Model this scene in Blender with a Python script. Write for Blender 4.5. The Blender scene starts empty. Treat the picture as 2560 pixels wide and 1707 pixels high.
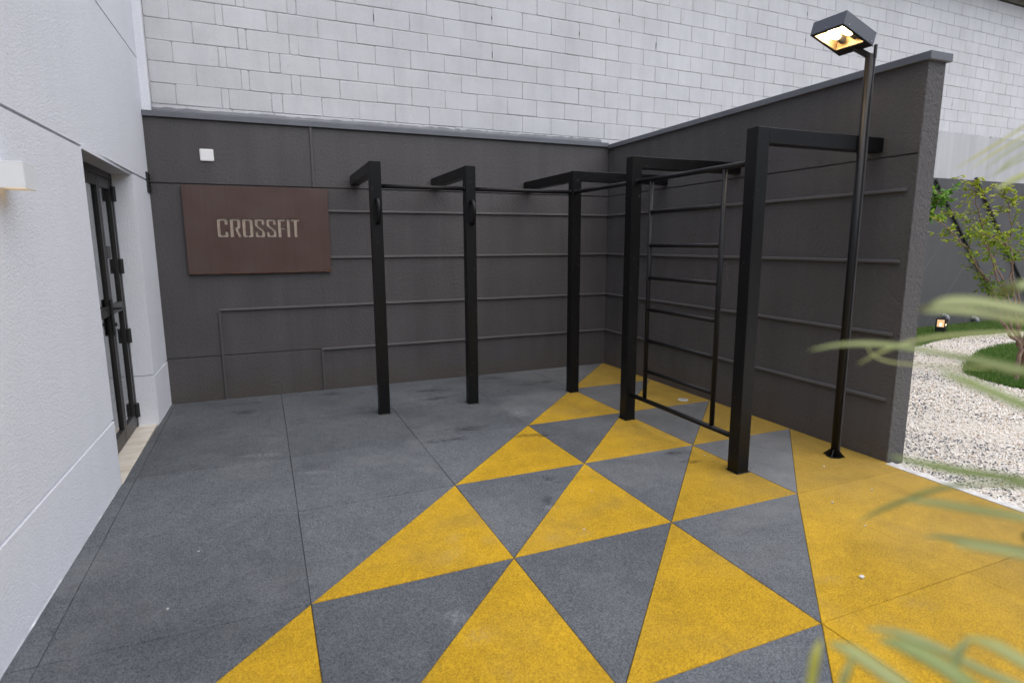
import bpy, bmesh, math, random
import numpy as np
from mathutils import Vector, Matrix

scene = bpy.context.scene
COL = scene.collection
R = random.Random(11)

# ------------------------------------------------------------------ camera
CAM = Vector((-4.2083, -6.7414, 1.6066))
YAW, PITCH, ROLL = -0.3993, -0.1649, -0.0045
F_PX = 1470.3                                   # focal length in pixels of a 2560 px wide frame
fwd = Vector((-math.sin(YAW) * math.cos(PITCH), math.cos(YAW) * math.cos(PITCH), math.sin(PITCH)))
rgt = Vector((math.cos(YAW), math.sin(YAW), 0))
upv = rgt.cross(fwd)
rgt, upv = math.cos(ROLL) * rgt + math.sin(ROLL) * upv, -math.sin(ROLL) * rgt + math.cos(ROLL) * upv
cam_data = bpy.data.cameras.new('camera')
cam = bpy.data.objects.new('camera', cam_data)
COL.objects.link(cam)
cam.matrix_world = Matrix(((rgt.x, upv.x, -fwd.x, CAM.x), (rgt.y, upv.y, -fwd.y, CAM.y), (rgt.z, upv.z, -fwd.z, CAM.z), (0, 0, 0, 1)))
cam_data.sensor_width = 36.0
cam_data.lens = F_PX / 2560 * 36.0
cam_data.clip_start = 0.05
cam_data.clip_end = 800
cam_data.dof.use_dof = True
cam_data.dof.focus_distance = 5.6
cam_data.dof.aperture_fstop = 2.0
scene.camera = cam

# ------------------------------------------------------------------ sky and sun (overcast)
SUN_DIR = Vector((0.20, -0.42, 1.2)).normalized()     # towards the sun
world = bpy.data.worlds.new('World')
scene.world = world
world.use_nodes = True
wn, wl = world.node_tree.nodes, world.node_tree.links
wn.clear()
sky = wn.new('ShaderNodeTexSky')
sky.sky_type = 'NISHITA'
sky.sun_disc = False
sky.sun_elevation = math.asin(SUN_DIR.z)
sky.sun_rotation = math.atan2(SUN_DIR.x, SUN_DIR.y)
sky.air_density = 1.0
sky.dust_density = 3.0
sky.ozone_density = 1.0
hsv = wn.new('ShaderNodeHueSaturation')                # an overcast sky is nearly colourless
hsv.inputs['Saturation'].default_value = 1.0
bg = wn.new('ShaderNodeBackground')
bg.inputs['Strength'].default_value = 0.055
wo = wn.new('ShaderNodeOutputWorld')
wl.new(sky.outputs['Color'], hsv.inputs['Color'])
wl.new(hsv.outputs['Color'], bg.inputs['Color'])
wl.new(bg.outputs['Background'], wo.inputs['Surface'])
sun_data = bpy.data.lights.new('sun', 'SUN')
sun_data.energy = 1.5
sun_data.angle = math.radians(100)
sun_data.color = (1.0, 0.99, 0.985)
sun = bpy.data.objects.new('sun', sun_data)
COL.objects.link(sun)
sun.rotation_euler = (-SUN_DIR).to_track_quat('-Z', 'Y').to_euler()
scene.view_settings.view_transform = 'Standard'
scene.view_settings.look = 'None'
scene.view_settings.gamma = 1.0
scene.view_settings.use_curve_mapping = False
scene.view_settings.exposure = 1.30
scene.cycles.max_bounces = 6
scene.cycles.adaptive_threshold = 0.015
scene.cycles.caustics_reflective = False
scene.cycles.caustics_refractive = False
scene.cycles.use_denoising = True


def project(p):
    d = Vector(p) - CAM
    w = d.dot(fwd)
    if w < 0.05:
        return None
    return (1280 + F_PX * d.dot(rgt) / w, 853.5 - F_PX * d.dot(upv) / w)


def unproject(px, py, depth):
    x, y = (px - 1280) / F_PX, (py - 853.5) / F_PX
    return CAM + depth * (fwd + x * rgt - y * upv)


# ------------------------------------------------------------------ materials
def lin(r, g, b):
    def f(c):
        c /= 255
        return c / 12.92 if c <= 0.04045 else ((c + 0.055) / 1.055) ** 2.4
    return (f(r), f(g), f(b), 1)


class NT:
    def __init__(self, name):
        self.m = bpy.data.materials.new(name)
        self.m.use_nodes = True
        self.t = self.m.node_tree
        self.t.nodes.clear()
        self.out = self.n('ShaderNodeOutputMaterial')
        self.bsdf = self.n('ShaderNodeBsdfPrincipled')
        self.l(self.bsdf.outputs[0], self.out.inputs['Surface'])
        self.pos = self.n('ShaderNodeNewGeometry').outputs['Position']

    def n(self, kind, **kw):
        x = self.t.nodes.new(kind)
        for k, v in kw.items():
            setattr(x, k, v)
        return x

    def l(self, a, b):
        self.t.links.new(a, b)

    def set(self, node, **kw):
        for k, v in kw.items():
            node.inputs[k.replace('_', ' ')].default_value = v
        return node

    def noise(self, scale, detail=2, rough=0.5, vec=None, dist=0.0):
        x = self.n('ShaderNodeTexNoise')
        x.inputs['Scale'].default_value = scale
        x.inputs['Detail'].default_value = detail
        x.inputs['Roughness'].default_value = rough
        x.inputs['Distortion'].default_value = dist
        self.l(vec or self.pos, x.inputs['Vector'])
        return x.outputs['Fac']

    def voro(self, scale, out='Color', vec=None):
        x = self.n('ShaderNodeTexVoronoi')
        x.inputs['Scale'].default_value = scale
        self.l(vec or self.pos, x.inputs['Vector'])
        return x.outputs[out]

    def mapping(self, scale=(1, 1, 1), rot=(0, 0, 0), loc=(0, 0, 0)):
        x = self.n('ShaderNodeMapping')
        x.inputs['Scale'].default_value = scale
        x.inputs['Rotation'].default_value = rot
        x.inputs['Location'].default_value = loc
        self.l(self.pos, x.inputs['Vector'])
        return x.outputs[0]

    def ramp(self, fac, stops):
        x = self.n('ShaderNodeValToRGB')
        e = x.color_ramp.elements
        while len(e) < len(stops):
            e.new(0.5)
        for i, (p, c) in enumerate(stops):
            e[i].position = p
            e[i].color = c if len(c) == 4 else (*c, 1)
        self.l(fac, x.inputs['Fac'])
        return x.outputs['Color']

    def mul(self, a, b, fac=1.0, mode='MULTIPLY'):
        x = self.n('ShaderNodeMix', data_type='RGBA', blend_type=mode)
        x.inputs[0].default_value = fac
        for s, v in ((6, a), (7, b)):
            if isinstance(v, tuple):
                x.inputs[s].default_value = v if len(v) == 4 else (*v, 1)
            else:
                self.l(v, x.inputs[s])
        return x.outputs[2]

    def mix(self, fac, a, b):
        x = self.n('ShaderNodeMix', data_type='RGBA')
        if isinstance(fac, float):
            x.inputs[0].default_value = fac
        else:
            self.l(fac, x.inputs[0])
        for s, v in ((6, a), (7, b)):
            if isinstance(v, tuple):
                x.inputs[s].default_value = v if len(v) == 4 else (*v, 1)
            else:
                self.l(v, x.inputs[s])
        return x.outputs[2]

    def math(self, op, a, b=0.0, clamp=False):
        x = self.n('ShaderNodeMath', operation=op, use_clamp=clamp)
        for i, v in enumerate((a, b)):
            if isinstance(v, (int, float)):
                x.inputs[i].default_value = v
            else:
                self.l(v, x.inputs[i])
        return x.outputs[0]

    def step(self, v, lo, hi):
        x = self.n('ShaderNodeMapRange', interpolation_type='SMOOTHSTEP')
        x.inputs['From Min'].default_value = lo
        x.inputs['From Max'].default_value = hi
        self.l(v, x.inputs['Value'])
        return x.outputs[0]

    def rand(self):
        return self.n('ShaderNodeObjectInfo').outputs['Random']

    def grey(self, v):
        x = self.n('ShaderNodeCombineColor')
        for i in range(3):
            self.l(v, x.inputs[i])
        return x.outputs[0]

    def bump(self, h, strength=0.5, dist=0.01, prev=None):
        x = self.n('ShaderNodeBump')
        x.inputs['Strength'].default_value = strength
        x.inputs['Distance'].default_value = dist
        self.l(h, x.inputs['Height'])
        if prev is not None:
            self.l(prev, x.inputs['Normal'])
        return x.outputs[0]

    def done(self, color=None, rough=0.7, metal=0.0, normal=None, spec=None):
        b = self.bsdf
        if color is not None:
            if isinstance(color, tuple):
                b.inputs['Base Color'].default_value = color if len(color) == 4 else (*color, 1)
            else:
                self.l(color, b.inputs['Base Color'])
        if isinstance(rough, (int, float)):
            b.inputs['Roughness'].default_value = rough
        else:
            self.l(rough, b.inputs['Roughness'])
        b.inputs['Metallic'].default_value = metal
        if normal is not None:
            self.l(normal, b.inputs['Normal'])
        if spec is not None:
            b.inputs['Specular IOR Level'].default_value = spec
        return self.m


def stucco(name, base, grain, depth, lump=0.0, var=0.06, pit=0.0, rough=0.85, spec=0.3, streak=0.0, dirt_bounce=None):
    t = NT(name)
    big = t.noise(0.9, 3, 0.6)
    col = t.mul((base[0], base[1], base[2], 1), t.ramp(big, [(0.3, (1 - var,) * 3), (0.7, (1 + var * 0.4,) * 3)]))
    g1 = t.noise(grain, 3, 0.65)
    g2 = t.noise(grain * 0.38, 2, 0.5)
    h = t.math('ADD', g1, t.math('MULTIPLY', g2, 0.9 + lump))
    if pit:
        col = t.mul(col, t.ramp(g1, [(0.30, (1 - pit,) * 3), (0.46, (1, 1, 1))]))
    if streak:
        s = t.noise(1.0, 4, 0.6, t.mapping((5.0, 5.0, 0.35)))
        col = t.mul(col, t.ramp(s, [(0.35, (1 - streak,) * 3), (0.65, (1, 1, 1))]))
    if dirt_bounce:                                         # brown foot in patches: dirt plus yellow floor bounce painted into the colour
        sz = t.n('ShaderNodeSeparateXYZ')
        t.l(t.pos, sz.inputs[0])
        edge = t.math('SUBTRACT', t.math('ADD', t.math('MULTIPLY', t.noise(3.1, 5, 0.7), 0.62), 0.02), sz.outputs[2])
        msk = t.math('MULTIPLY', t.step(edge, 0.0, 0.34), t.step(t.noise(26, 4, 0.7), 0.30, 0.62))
        col = t.mix(t.math('MULTIPLY', msk, 0.6), col, dirt_bounce)
    return t.done(col, rough, 0, t.bump(h, 0.9, depth), spec)


DARK_SCUFFS = [(-2.667, -1.987, -0.1, 0.271, 0.06), (-2.181, -2.395, -0.3, 0.171, 0.05), (-2.59, -0.525, -0.35, 0.292, 0.06), (-2.615, -0.881, 0.1, 0.207, 0.05), (-4.41, -0.276, -0.1, 0.168, 0.05),
               (-4.464, -0.6, -0.45, 0.16, 0.07), (-2.447, -3.3, -0.9, 0.10, 0.05), (-2.631, -3.601, -0.3, 0.05, 0.07), (-1.339, -3.223, -0.2, 0.107, 0.04), (-1.354, -3.418, -0.3, 0.103, 0.04),
               (-1.702, -0.24, -0.1, 0.163, 0.06), (-1.359, -0.689, 0.05, 0.266, 0.07), (-3.608, -0.242, -0.2, 0.183, 0.06), (-2.908, -2.199, -0.15, 0.218, 0.07)]
PALE_SCUFFS = [(-3.4, -3.987, -0.9, 0.075, 0.13), (-3.323, -3.819, -0.6, 0.06, 0.09), (-2.825, -4.034, -0.29, 0.09, 0.05), (-3.524, -4.489, -0.4, 0.07, 0.06), (-2.665, -3.688, -0.1, 0.06, 0.05),
               (-3.967, -2.51, -0.25, 0.181, 0.05), (-4.31, -1.977, -0.23, 0.193, 0.05), (-3.155, -3.918, -0.5, 0.07, 0.08), (-2.635, -4.063, -0.2, 0.06, 0.05), (-2.041, -1.749, -0.3, 0.14, 0.12),
               (-1.583, -5.222, -0.5, 0.12, 0.06), (-1.792, -4.923, -0.31, 0.11, 0.05), (-3.481, -4.65, -0.8, 0.07, 0.09)]


def rubber(name, dark, light, dust, dust_amt):
    t = NT(name)
    cells = t.voro(260, 'Color')
    sep = t.n('ShaderNodeSeparateColor')
    t.l(cells, sep.inputs[0])
    fine = t.math('ADD', t.math('MULTIPLY', sep.outputs[0], 0.55), t.math('MULTIPLY', t.noise(150, 2, 0.7), 0.75))
    col = t.ramp(fine, [(0.32, dark), (0.85, light)])
    # worn and dusty areas of the surface
    cloud = t.noise(1.7, 5, 0.62, dist=0.4)
    col = t.mix(t.math('MULTIPLY', t.step(cloud, 0.45, 0.75), dust_amt), col, dust)
    smear = t.noise(1.0, 4, 0.65, t.mapping((5.5, 1.9, 1), (0, 0, 0.5)))
    col = t.mix(t.math('MULTIPLY', t.step(smear, 0.62, 0.75), dust_amt * 0.9), col, dust)
    # dust trodden in from the gravel side
    sepp = t.n('ShaderNodeSeparateXYZ')
    t.l(t.pos, sepp.inputs[0])
    side = t.math('MULTIPLY', t.step(t.math('ADD', sepp.outputs[0], t.math('MULTIPLY', cloud, 1.2)), -1.7, 0.3), 0.62)
    col = t.mix(side, col, dust)
    # scuffs and pale shoe marks
    brk = t.noise(19, 4, 0.75)
    strk = t.noise(1.0, 3, 0.65, t.mapping((5, 26, 1), (0, 0, 0.2)), dist=0.6)

    def marks(lst):
        acc = None
        for x, y, a, l_, w_ in lst:
            mp = t.n('ShaderNodeMapping', vector_type='TEXTURE')
            mp.inputs['Location'].default_value = (x, y, 0)
            mp.inputs['Rotation'].default_value = (0, 0, a)
            mp.inputs['Scale'].default_value = (l_ * 1.3, w_ * 1.45, 1)
            t.l(t.pos, mp.inputs['Vector'])
            ln = t.n('ShaderNodeVectorMath', operation='LENGTH')
            t.l(mp.outputs[0], ln.inputs[0])
            v = t.math('SUBTRACT', 1.0, ln.outputs['Value'], True)
            acc = v if acc is None else t.math('MAXIMUM', acc, v)
        return acc
    dk = t.math('MULTIPLY', t.step(marks(DARK_SCUFFS), 0.02, 0.6), t.step(t.math('ADD', strk, t.math('MULTIPLY', brk, 0.5)), 0.62, 0.92))
    col = t.mul(col, t.mix(t.math('MULTIPLY', dk, 0.95), (1, 1, 1, 1), (0.30, 0.30, 0.31, 1)))
    fleck = t.noise(45, 3, 0.75)
    pl = t.math('MULTIPLY', t.step(t.math('MULTIPLY', marks(PALE_SCUFFS), brk), 0.08, 0.45), t.step(fleck, 0.38, 0.62))
    col = t.mix(t.math('MULTIPLY', pl, 0.5), col, (dust[0] * 1.5, dust[1] * 1.5, dust[2] * 1.6, 1))
    damp = t.noise(0.85, 6, 0.62, dist=0.6)
    col = t.mul(col, t.ramp(damp, [(0.30, (0.76, 0.765, 0.77)), (0.5, (0.96, 0.96, 0.96)), (0.72, (1.1, 1.1, 1.1))]))
    mott = t.noise(5.5, 5, 0.7, dist=0.8)
    col = t.mul(col, t.ramp(mott, [(0.32, (0.86, 0.86, 0.86)), (0.6, (1.04, 1.04, 1.04))]))
    r = t.math('ADD', t.math('MULTIPLY', t.rand(), 0.22), 0.89)
    col = t.mul(col, t.grey(r))
    return t.done(col, 0.88, 0, t.bump(fine, 0.8, 0.003), 0.3)


M = {}
M['white'] = stucco('white_stucco', (0.835, 0.85, 0.90), 215, 0.0045, 0.0, 0.03, 0.30, streak=0.02)
M['dark'] = stucco('charcoal_stucco', (0.088, 0.083, 0.0835), 95, 0.005, 0.3, 0.16, 0.16, 0.7, 0.35, streak=0.13, dirt_bounce=(0.085, 0.062, 0.046, 1))
M['dark_end'] = stucco('charcoal_coarse_stucco', (0.090, 0.086, 0.087), 95, 0.009, 0.8, 0.08, 0.3, 0.75, 0.35)
M['moulding'] = stucco('charcoal_moulding', (0.080, 0.075, 0.0745), 60, 0.001, 0, 0.08, 0.05, 0.6, 0.4)
M['garden_dark'] = stucco('garden_wall_paint', (0.085, 0.085, 0.088), 50, 0.001, 0, 0.10, 0.0, 0.8, 0.3, streak=0.08)
M['relief'] = stucco('relief_paint', (0.12, 0.12, 0.122), 50, 0.001, 0, 0.1, 0.0, 0.8, 0.3)
M['cement'] = stucco('cement_render', (0.485, 0.49, 0.505), 30, 0.001, 0, 0.10, 0.0, 0.9, 0.2, streak=0.14)
M['grey_rub'] = rubber('grey_rubber', (0.027, 0.031, 0.037), (0.138, 0.149, 0.165), (0.18, 0.18, 0.18), 0.30)
M['yellow_rub'] = rubber('yellow_rubber', (0.25, 0.137, 0.004), (0.56, 0.34, 0.012), (0.25, 0.172, 0.05), 0.36)


def block_mat(name, base, rnd):
    t = NT(name)
    r = t.math('ADD', t.math('MULTIPLY', t.rand(), rnd), 1 - rnd * 0.5)
    col = t.mul((*base, 1), t.grey(r))
    cloud = t.noise(2.1, 5, 0.65)
    col = t.mul(col, t.ramp(cloud, [(0.3, (0.9, 0.9, 0.9)), (0.62, (1, 1, 1))]))
    st = t.noise(1.0, 4, 0.65, t.mapping((7.0, 7.0, 0.9)))
    col = t.mul(col, t.ramp(st, [(0.33, (0.945, 0.945, 0.95)), (0.55, (1, 1, 1))]))
    pits = t.noise(95, 3, 0.7, t.mapping((0.55, 1, 1.3)))
    col = t.mul(col, t.ramp(pits, [(0.28, (0.72, 0.72, 0.73)), (0.40, (1, 1, 1))]))
    # a few rusty drips
    rust = t.math('MULTIPLY', t.step(t.noise(1.0, 3, 0.6, t.mapping((3.2, 3.2, 2.2), (0, 0, 0), (9.3, 1, 4.2))), 0.70, 0.78),
                  t.step(t.noise(22, 3, 0.7), 0.48, 0.62))
    col = t.mix(t.math('MULTIPLY', rust, 0.55), col, (0.34, 0.24, 0.13, 1))
    h = t.math('ADD', t.noise(70, 3, 0.7), t.math('MULTIPLY', t.noise(9, 2, 0.5), 0.8))
    return t.done(col, 0.88, 0, t.bump(h, 0.6, 0.004), 0.2)


M['block'] = block_mat('white_washed_block', (0.585, 0.59, 0.605), 0.05)
t = NT('mortar')
M['mortar'] = t.done(t.ramp(t.noise(14, 4, 0.7), [(0.3, (0.22, 0.215, 0.21)), (0.6, (0.52, 0.515, 0.51))]), 0.95, 0, t.bump(t.noise(60, 3), 0.6, 0.004))
t = NT('joint_dirt')
M['joint'] = t.done(t.ramp(t.noise(25, 3), [(0.3, (0.012, 0.012, 0.012)), (0.7, (0.03, 0.029, 0.027))]), 0.95)
t = NT('satin_black_steel')
v = t.noise(3.2, 4, 0.6, t.mapping((1, 1, 0.5)))
sp = t.step(t.noise(42, 2, 0.5), 0.69, 0.73)
M['steel'] = t.done(t.mix(t.math('MULTIPLY', sp, 0.16), t.ramp(v, [(0.3, (0.0035, 0.0035, 0.004)), (0.7, (0.0055, 0.0055, 0.006))]), (0.22, 0.21, 0.2, 1)),
                    t.math('ADD', t.math('MULTIPLY', v, 0.2), 0.26), 0, t.bump(t.noise(180, 2), 0.12, 0.001), 0.24)
t = NT('dull_black_tube')
v = t.noise(3.0, 3, 0.6)
M['tube'] = t.done(t.ramp(v, [(0.3, (0.008, 0.008, 0.009)), (0.7, (0.009, 0.009, 0.01))]), 0.40, 0, t.bump(t.noise(160, 2), 0.15, 0.001), 0.22)
t = NT('grey_cap_metal')
v = t.noise(2.0, 4, 0.6, t.mapping((1.5, 1.5, 5)))
M['cap'] = t.done(t.ramp(v, [(0.3, (0.105, 0.110, 0.126)), (0.7, (0.140, 0.147, 0.164))]), 0.42, 0.0, t.bump(t.noise(4, 2), 0.15, 0.01), 0.5)
t = NT('lamp_housing_paint')
M['lamp_grey'] = t.done(t.ramp(t.noise(120, 2), [(0.3, (0.085, 0.092, 0.108)), (0.7, (0.105, 0.112, 0.13))]), 0.42, 0, None, 0.5)
t = NT('bare_screw_metal')
M['screw'] = t.done((0.45, 0.45, 0.46), 0.35, 0.9, t.bump(t.noise(200, 1), 0.1, 0.001))
t = NT('conduit_metal')
M['conduit'] = t.done(t.ramp(t.noise(8, 2), [(0.3, (0.04, 0.04, 0.043)), (0.7, (0.06, 0.06, 0.063))]), 0.45, 0.1)
t = NT('brown_sign_steel')
v = t.noise(2.6, 4, 0.6)
br = t.noise(1.0, 3, 0.6, t.mapping((60, 60, 1.2)))
col = t.ramp(v, [(0.3, (0.066, 0.032, 0.024)), (0.5, (0.074, 0.041, 0.033)), (0.7, (0.082, 0.052, 0.044))])
col = t.mul(col, t.ramp(br, [(0.3, (0.9, 0.9, 0.9)), (0.7, (1.06, 1.06, 1.06))]))
M['sign'] = t.done(col, t.math('ADD', t.math('MULTIPLY', v, 0.25), 0.30), 0, t.bump(br, 0.08, 0.001), 0.5)
t = NT('rusty_sign_edge')
M['rust'] = t.done(t.ramp(t.noise(45, 4, 0.7), [(0.42, (0.055, 0.025, 0.018)), (0.6, (0.26, 0.10, 0.03))]), 0.8, 0, t.bump(t.noise(90, 3), 0.5, 0.002))
t = NT('beige_letter_back')
M['beige'] = t.done(t.ramp(t.noise(30, 4, 0.6), [(0.3, (0.36, 0.295, 0.235)), (0.7, (0.47, 0.39, 0.315))]), 0.7, 0, t.bump(t.noise(60, 2), 0.2, 0.001))
t = NT('white_plastic')
M['plastic'] = t.done(t.ramp(t.noise(2, 2), [(0.3, (0.78, 0.78, 0.775)), (0.7, (0.84, 0.84, 0.835))]), 0.4)
t = NT('white_lacquer')
M['lacquer'] = t.done(t.ramp(t.noise(3, 2), [(0.3, (0.76, 0.78, 0.79)), (0.7, (0.82, 0.83, 0.84))]), 0.45)
t = NT('bronze_door_profile')
M['door'] = t.done(t.ramp(t.noise(4, 3, 0.5, t.mapping((1, 1, 0.3))), [(0.3, (0.024, 0.022, 0.022)), (0.7, (0.034, 0.032, 0.031))]), 0.38, 0.0, None, 0.4)
t = NT('black_plastic')
M['black'] = t.done(t.ramp(t.noise(30, 2), [(0.3, (0.012, 0.012, 0.013)), (0.7, (0.022, 0.022, 0.024))]), 0.45)
t = NT('travertine')
v = t.noise(1.0, 5, 0.65, t.mapping((3, 9, 3)))
M['marble'] = t.done(t.ramp(v, [(0.3, (0.50, 0.44, 0.36)), (0.5, (0.63, 0.585, 0.51)), (0.7, (0.70, 0.67, 0.61))]), 0.45, 0, t.bump(v, 0.1, 0.002))
t = NT('glass')
t.bsdf.inputs['Transmission Weight'].default_value = 1.0
t.bsdf.inputs['IOR'].default_value = 1.5
M['glass'] = t.done((0.82, 0.86, 0.86), 0.0)
t = NT('room_paint')
M['room'] = t.done(t.ramp(t.noise(1.2, 2), [(0.3, (0.10, 0.095, 0.09)), (0.7, (0.14, 0.135, 0.13))]), 0.8)
t = NT('concrete_ground')
v = t.noise(2.2, 6, 0.65)
M['ground'] = t.done(t.ramp(v, [(0.3, (0.07, 0.068, 0.065)), (0.7, (0.11, 0.107, 0.10))]), 0.9, 0, t.bump(t.noise(40, 4), 0.3, 0.004))
t = NT('white_kerb')
M['kerb'] = t.done(t.ramp(t.noise(12, 4, 0.7), [(0.3, (0.36, 0.35, 0.335)), (0.65, (0.58, 0.57, 0.55))]), 0.85, 0, t.bump(t.noise(45, 3), 0.5, 0.006))
t = NT('gravel_bed')
v = t.noise(95, 3, 0.7)
M['gravel_bed'] = t.done(t.ramp(v, [(0.32, (0.45, 0.41, 0.37)), (0.5, (0.72, 0.68, 0.62)), (0.66, (0.82, 0.79, 0.74))]), 0.95, 0, t.bump(v, 1.0, 0.012))
t = NT('pebble_stone')
at = t.n('ShaderNodeAttribute', attribute_name='stone_colour')
M['pebble'] = t.done(t.mul(at.outputs['Color'], t.ramp(t.noise(120, 2), [(0.3, (0.88, 0.88, 0.88)), (0.7, (1.05, 1.05, 1.05))])), 0.75)
t = NT('soil')
M['soil'] = t.done(t.ramp(t.noise(24, 4, 0.7), [(0.3, (0.035, 0.026, 0.018)), (0.7, (0.09, 0.07, 0.05))]), 0.95, 0, t.bump(t.noise(40, 4), 0.8, 0.02))


def leafmat(name, a, b, c, trans=0.35, rough=0.5, hue_attr=True):
    t = NT(name)
    at = t.n('ShaderNodeAttribute', attribute_name='leaf_tone')
    col = t.ramp(at.outputs['Fac'], [(0.0, a), (0.5, b), (1.0, c)])
    dif = t.n('ShaderNodeBsdfTranslucent')
    t.l(col, dif.inputs['Color'])
    t.done(col, rough, 0, None, 0.35)
    mx = t.n('ShaderNodeMixShader')
    mx.inputs[0].default_value = trans
    t.l(t.bsdf.outputs[0], mx.inputs[1])
    t.l(dif.outputs[0], mx.inputs[2])
    t.l(mx.outputs[0], t.out.inputs['Surface'])
    return t.m


M['grass'] = leafmat('grass_blade', (0.06, 0.15, 0.025), (0.13, 0.26, 0.045), (0.30, 0.30, 0.11), 0.45)
M['leaf'] = leafmat('tree_leaf', (0.06, 0.16, 0.014), (0.22, 0.33, 0.022), (0.48, 0.50, 0.04), 0.45)
M['leaf_green'] = leafmat('green_tree_leaf', (0.045, 0.14, 0.014), (0.12, 0.29, 0.02), (0.30, 0.43, 0.035), 0.45)
t = NT('palm_leaflet')
v = t.noise(6, 3, 0.6)
col = t.ramp(t.math('ADD', t.math('MULTIPLY', t.rand(), 0.6), t.math('MULTIPLY', v, 0.4)), [(0.2, (0.24, 0.31, 0.09)), (0.5, (0.36, 0.40, 0.17)), (0.8, (0.46, 0.44, 0.06))])
tr = t.n('ShaderNodeBsdfTranslucent')
t.l(col, tr.inputs['Color'])
t.done(col, 0.42, 0, None, 0.4)
mx = t.n('ShaderNodeMixShader')
mx.inputs[0].default_value = 0.3
t.l(t.bsdf.outputs[0], mx.inputs[1]); t.l(tr.outputs[0], mx.inputs[2]); t.l(mx.outputs[0], t.out.inputs['Surface'])
M['palm'] = t.m
t = NT('palm_stalk')
M['stalk'] = t.done(t.ramp(t.noise(9, 2), [(0.3, (0.16, 0.19, 0.04)), (0.7, (0.25, 0.25, 0.06))]), 0.5)
t = NT('bark')
v = t.noise(1.0, 4, 0.65, t.mapping((40, 40, 12)))
M['bark'] = t.done(t.ramp(v, [(0.3, (0.12, 0.075, 0.05)), (0.55, (0.24, 0.16, 0.115)), (0.75, (0.36, 0.28, 0.22))]), 0.85, 0, t.bump(v, 0.5, 0.006))
t = NT('stake_wood')
v = t.noise(1.0, 4, 0.65, t.mapping((30, 30, 4)))
M['stake'] = t.done(t.ramp(v, [(0.3, (0.13, 0.065, 0.035)), (0.7, (0.24, 0.13, 0.075))]), 0.85, 0, t.bump(v, 0.4, 0.004))
t = NT('strap_rubber')
M['strap'] = t.done(t.ramp(t.noise(30, 2), [(0.3, (0.10, 0.022, 0.014)), (0.7, (0.14, 0.032, 0.02))]), 0.7)
t = NT('roof_sheet')
M['roof'] = t.done(t.ramp(t.noise(1.0, 3, 0.6, t.mapping((3, 0.6, 3))), [(0.3, (0.13, 0.125, 0.11)), (0.7, (0.20, 0.19, 0.17))]), 0.6, 0.3)
t = NT('drain_grate')
M['grate'] = t.done(t.ramp(t.noise(40, 2), [(0.3, (0.55, 0.54, 0.51)), (0.7, (0.68, 0.67, 0.64))]), 0.5)
t = NT('pipe_plastic')
M['pipe'] = t.done(t.ramp(t.noise(10, 2), [(0.3, (0.20, 0.21, 0.23)), (0.7, (0.28, 0.29, 0.31))]), 0.35)
t = NT('reflector_gold')
M['reflector'] = t.done(t.ramp(t.voro(140, 'Distance'), [(0.1, (0.62, 0.50, 0.33)), (0.6, (0.42, 0.32, 0.19))]), 0.42, 0.5, t.bump(t.voro(140, 'Distance'), 0.6, 0.004))


def emit(name, col, strength):
    t = NT(name)
    e = t.n('ShaderNodeEmission')
    e.inputs['Color'].default_value = (*col, 1)
    e.inputs['Strength'].default_value = strength
    t.l(e.outputs[0], t.out.inputs['Surface'])
    return t.m


M['bulb'] = emit('lit_bulb', (1.0, 0.74, 0.42), 26.0)
M['warm_panel'] = emit('warm_light_panel', (1.0, 0.72, 0.42), 0.4)
M['bollard_glow'] = emit('bollard_glow', (1.0, 0.62, 0.32), 0.42)
M['bollard_core'] = emit('bollard_lamp', (1.0, 0.80, 0.52), 1.6)


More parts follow.
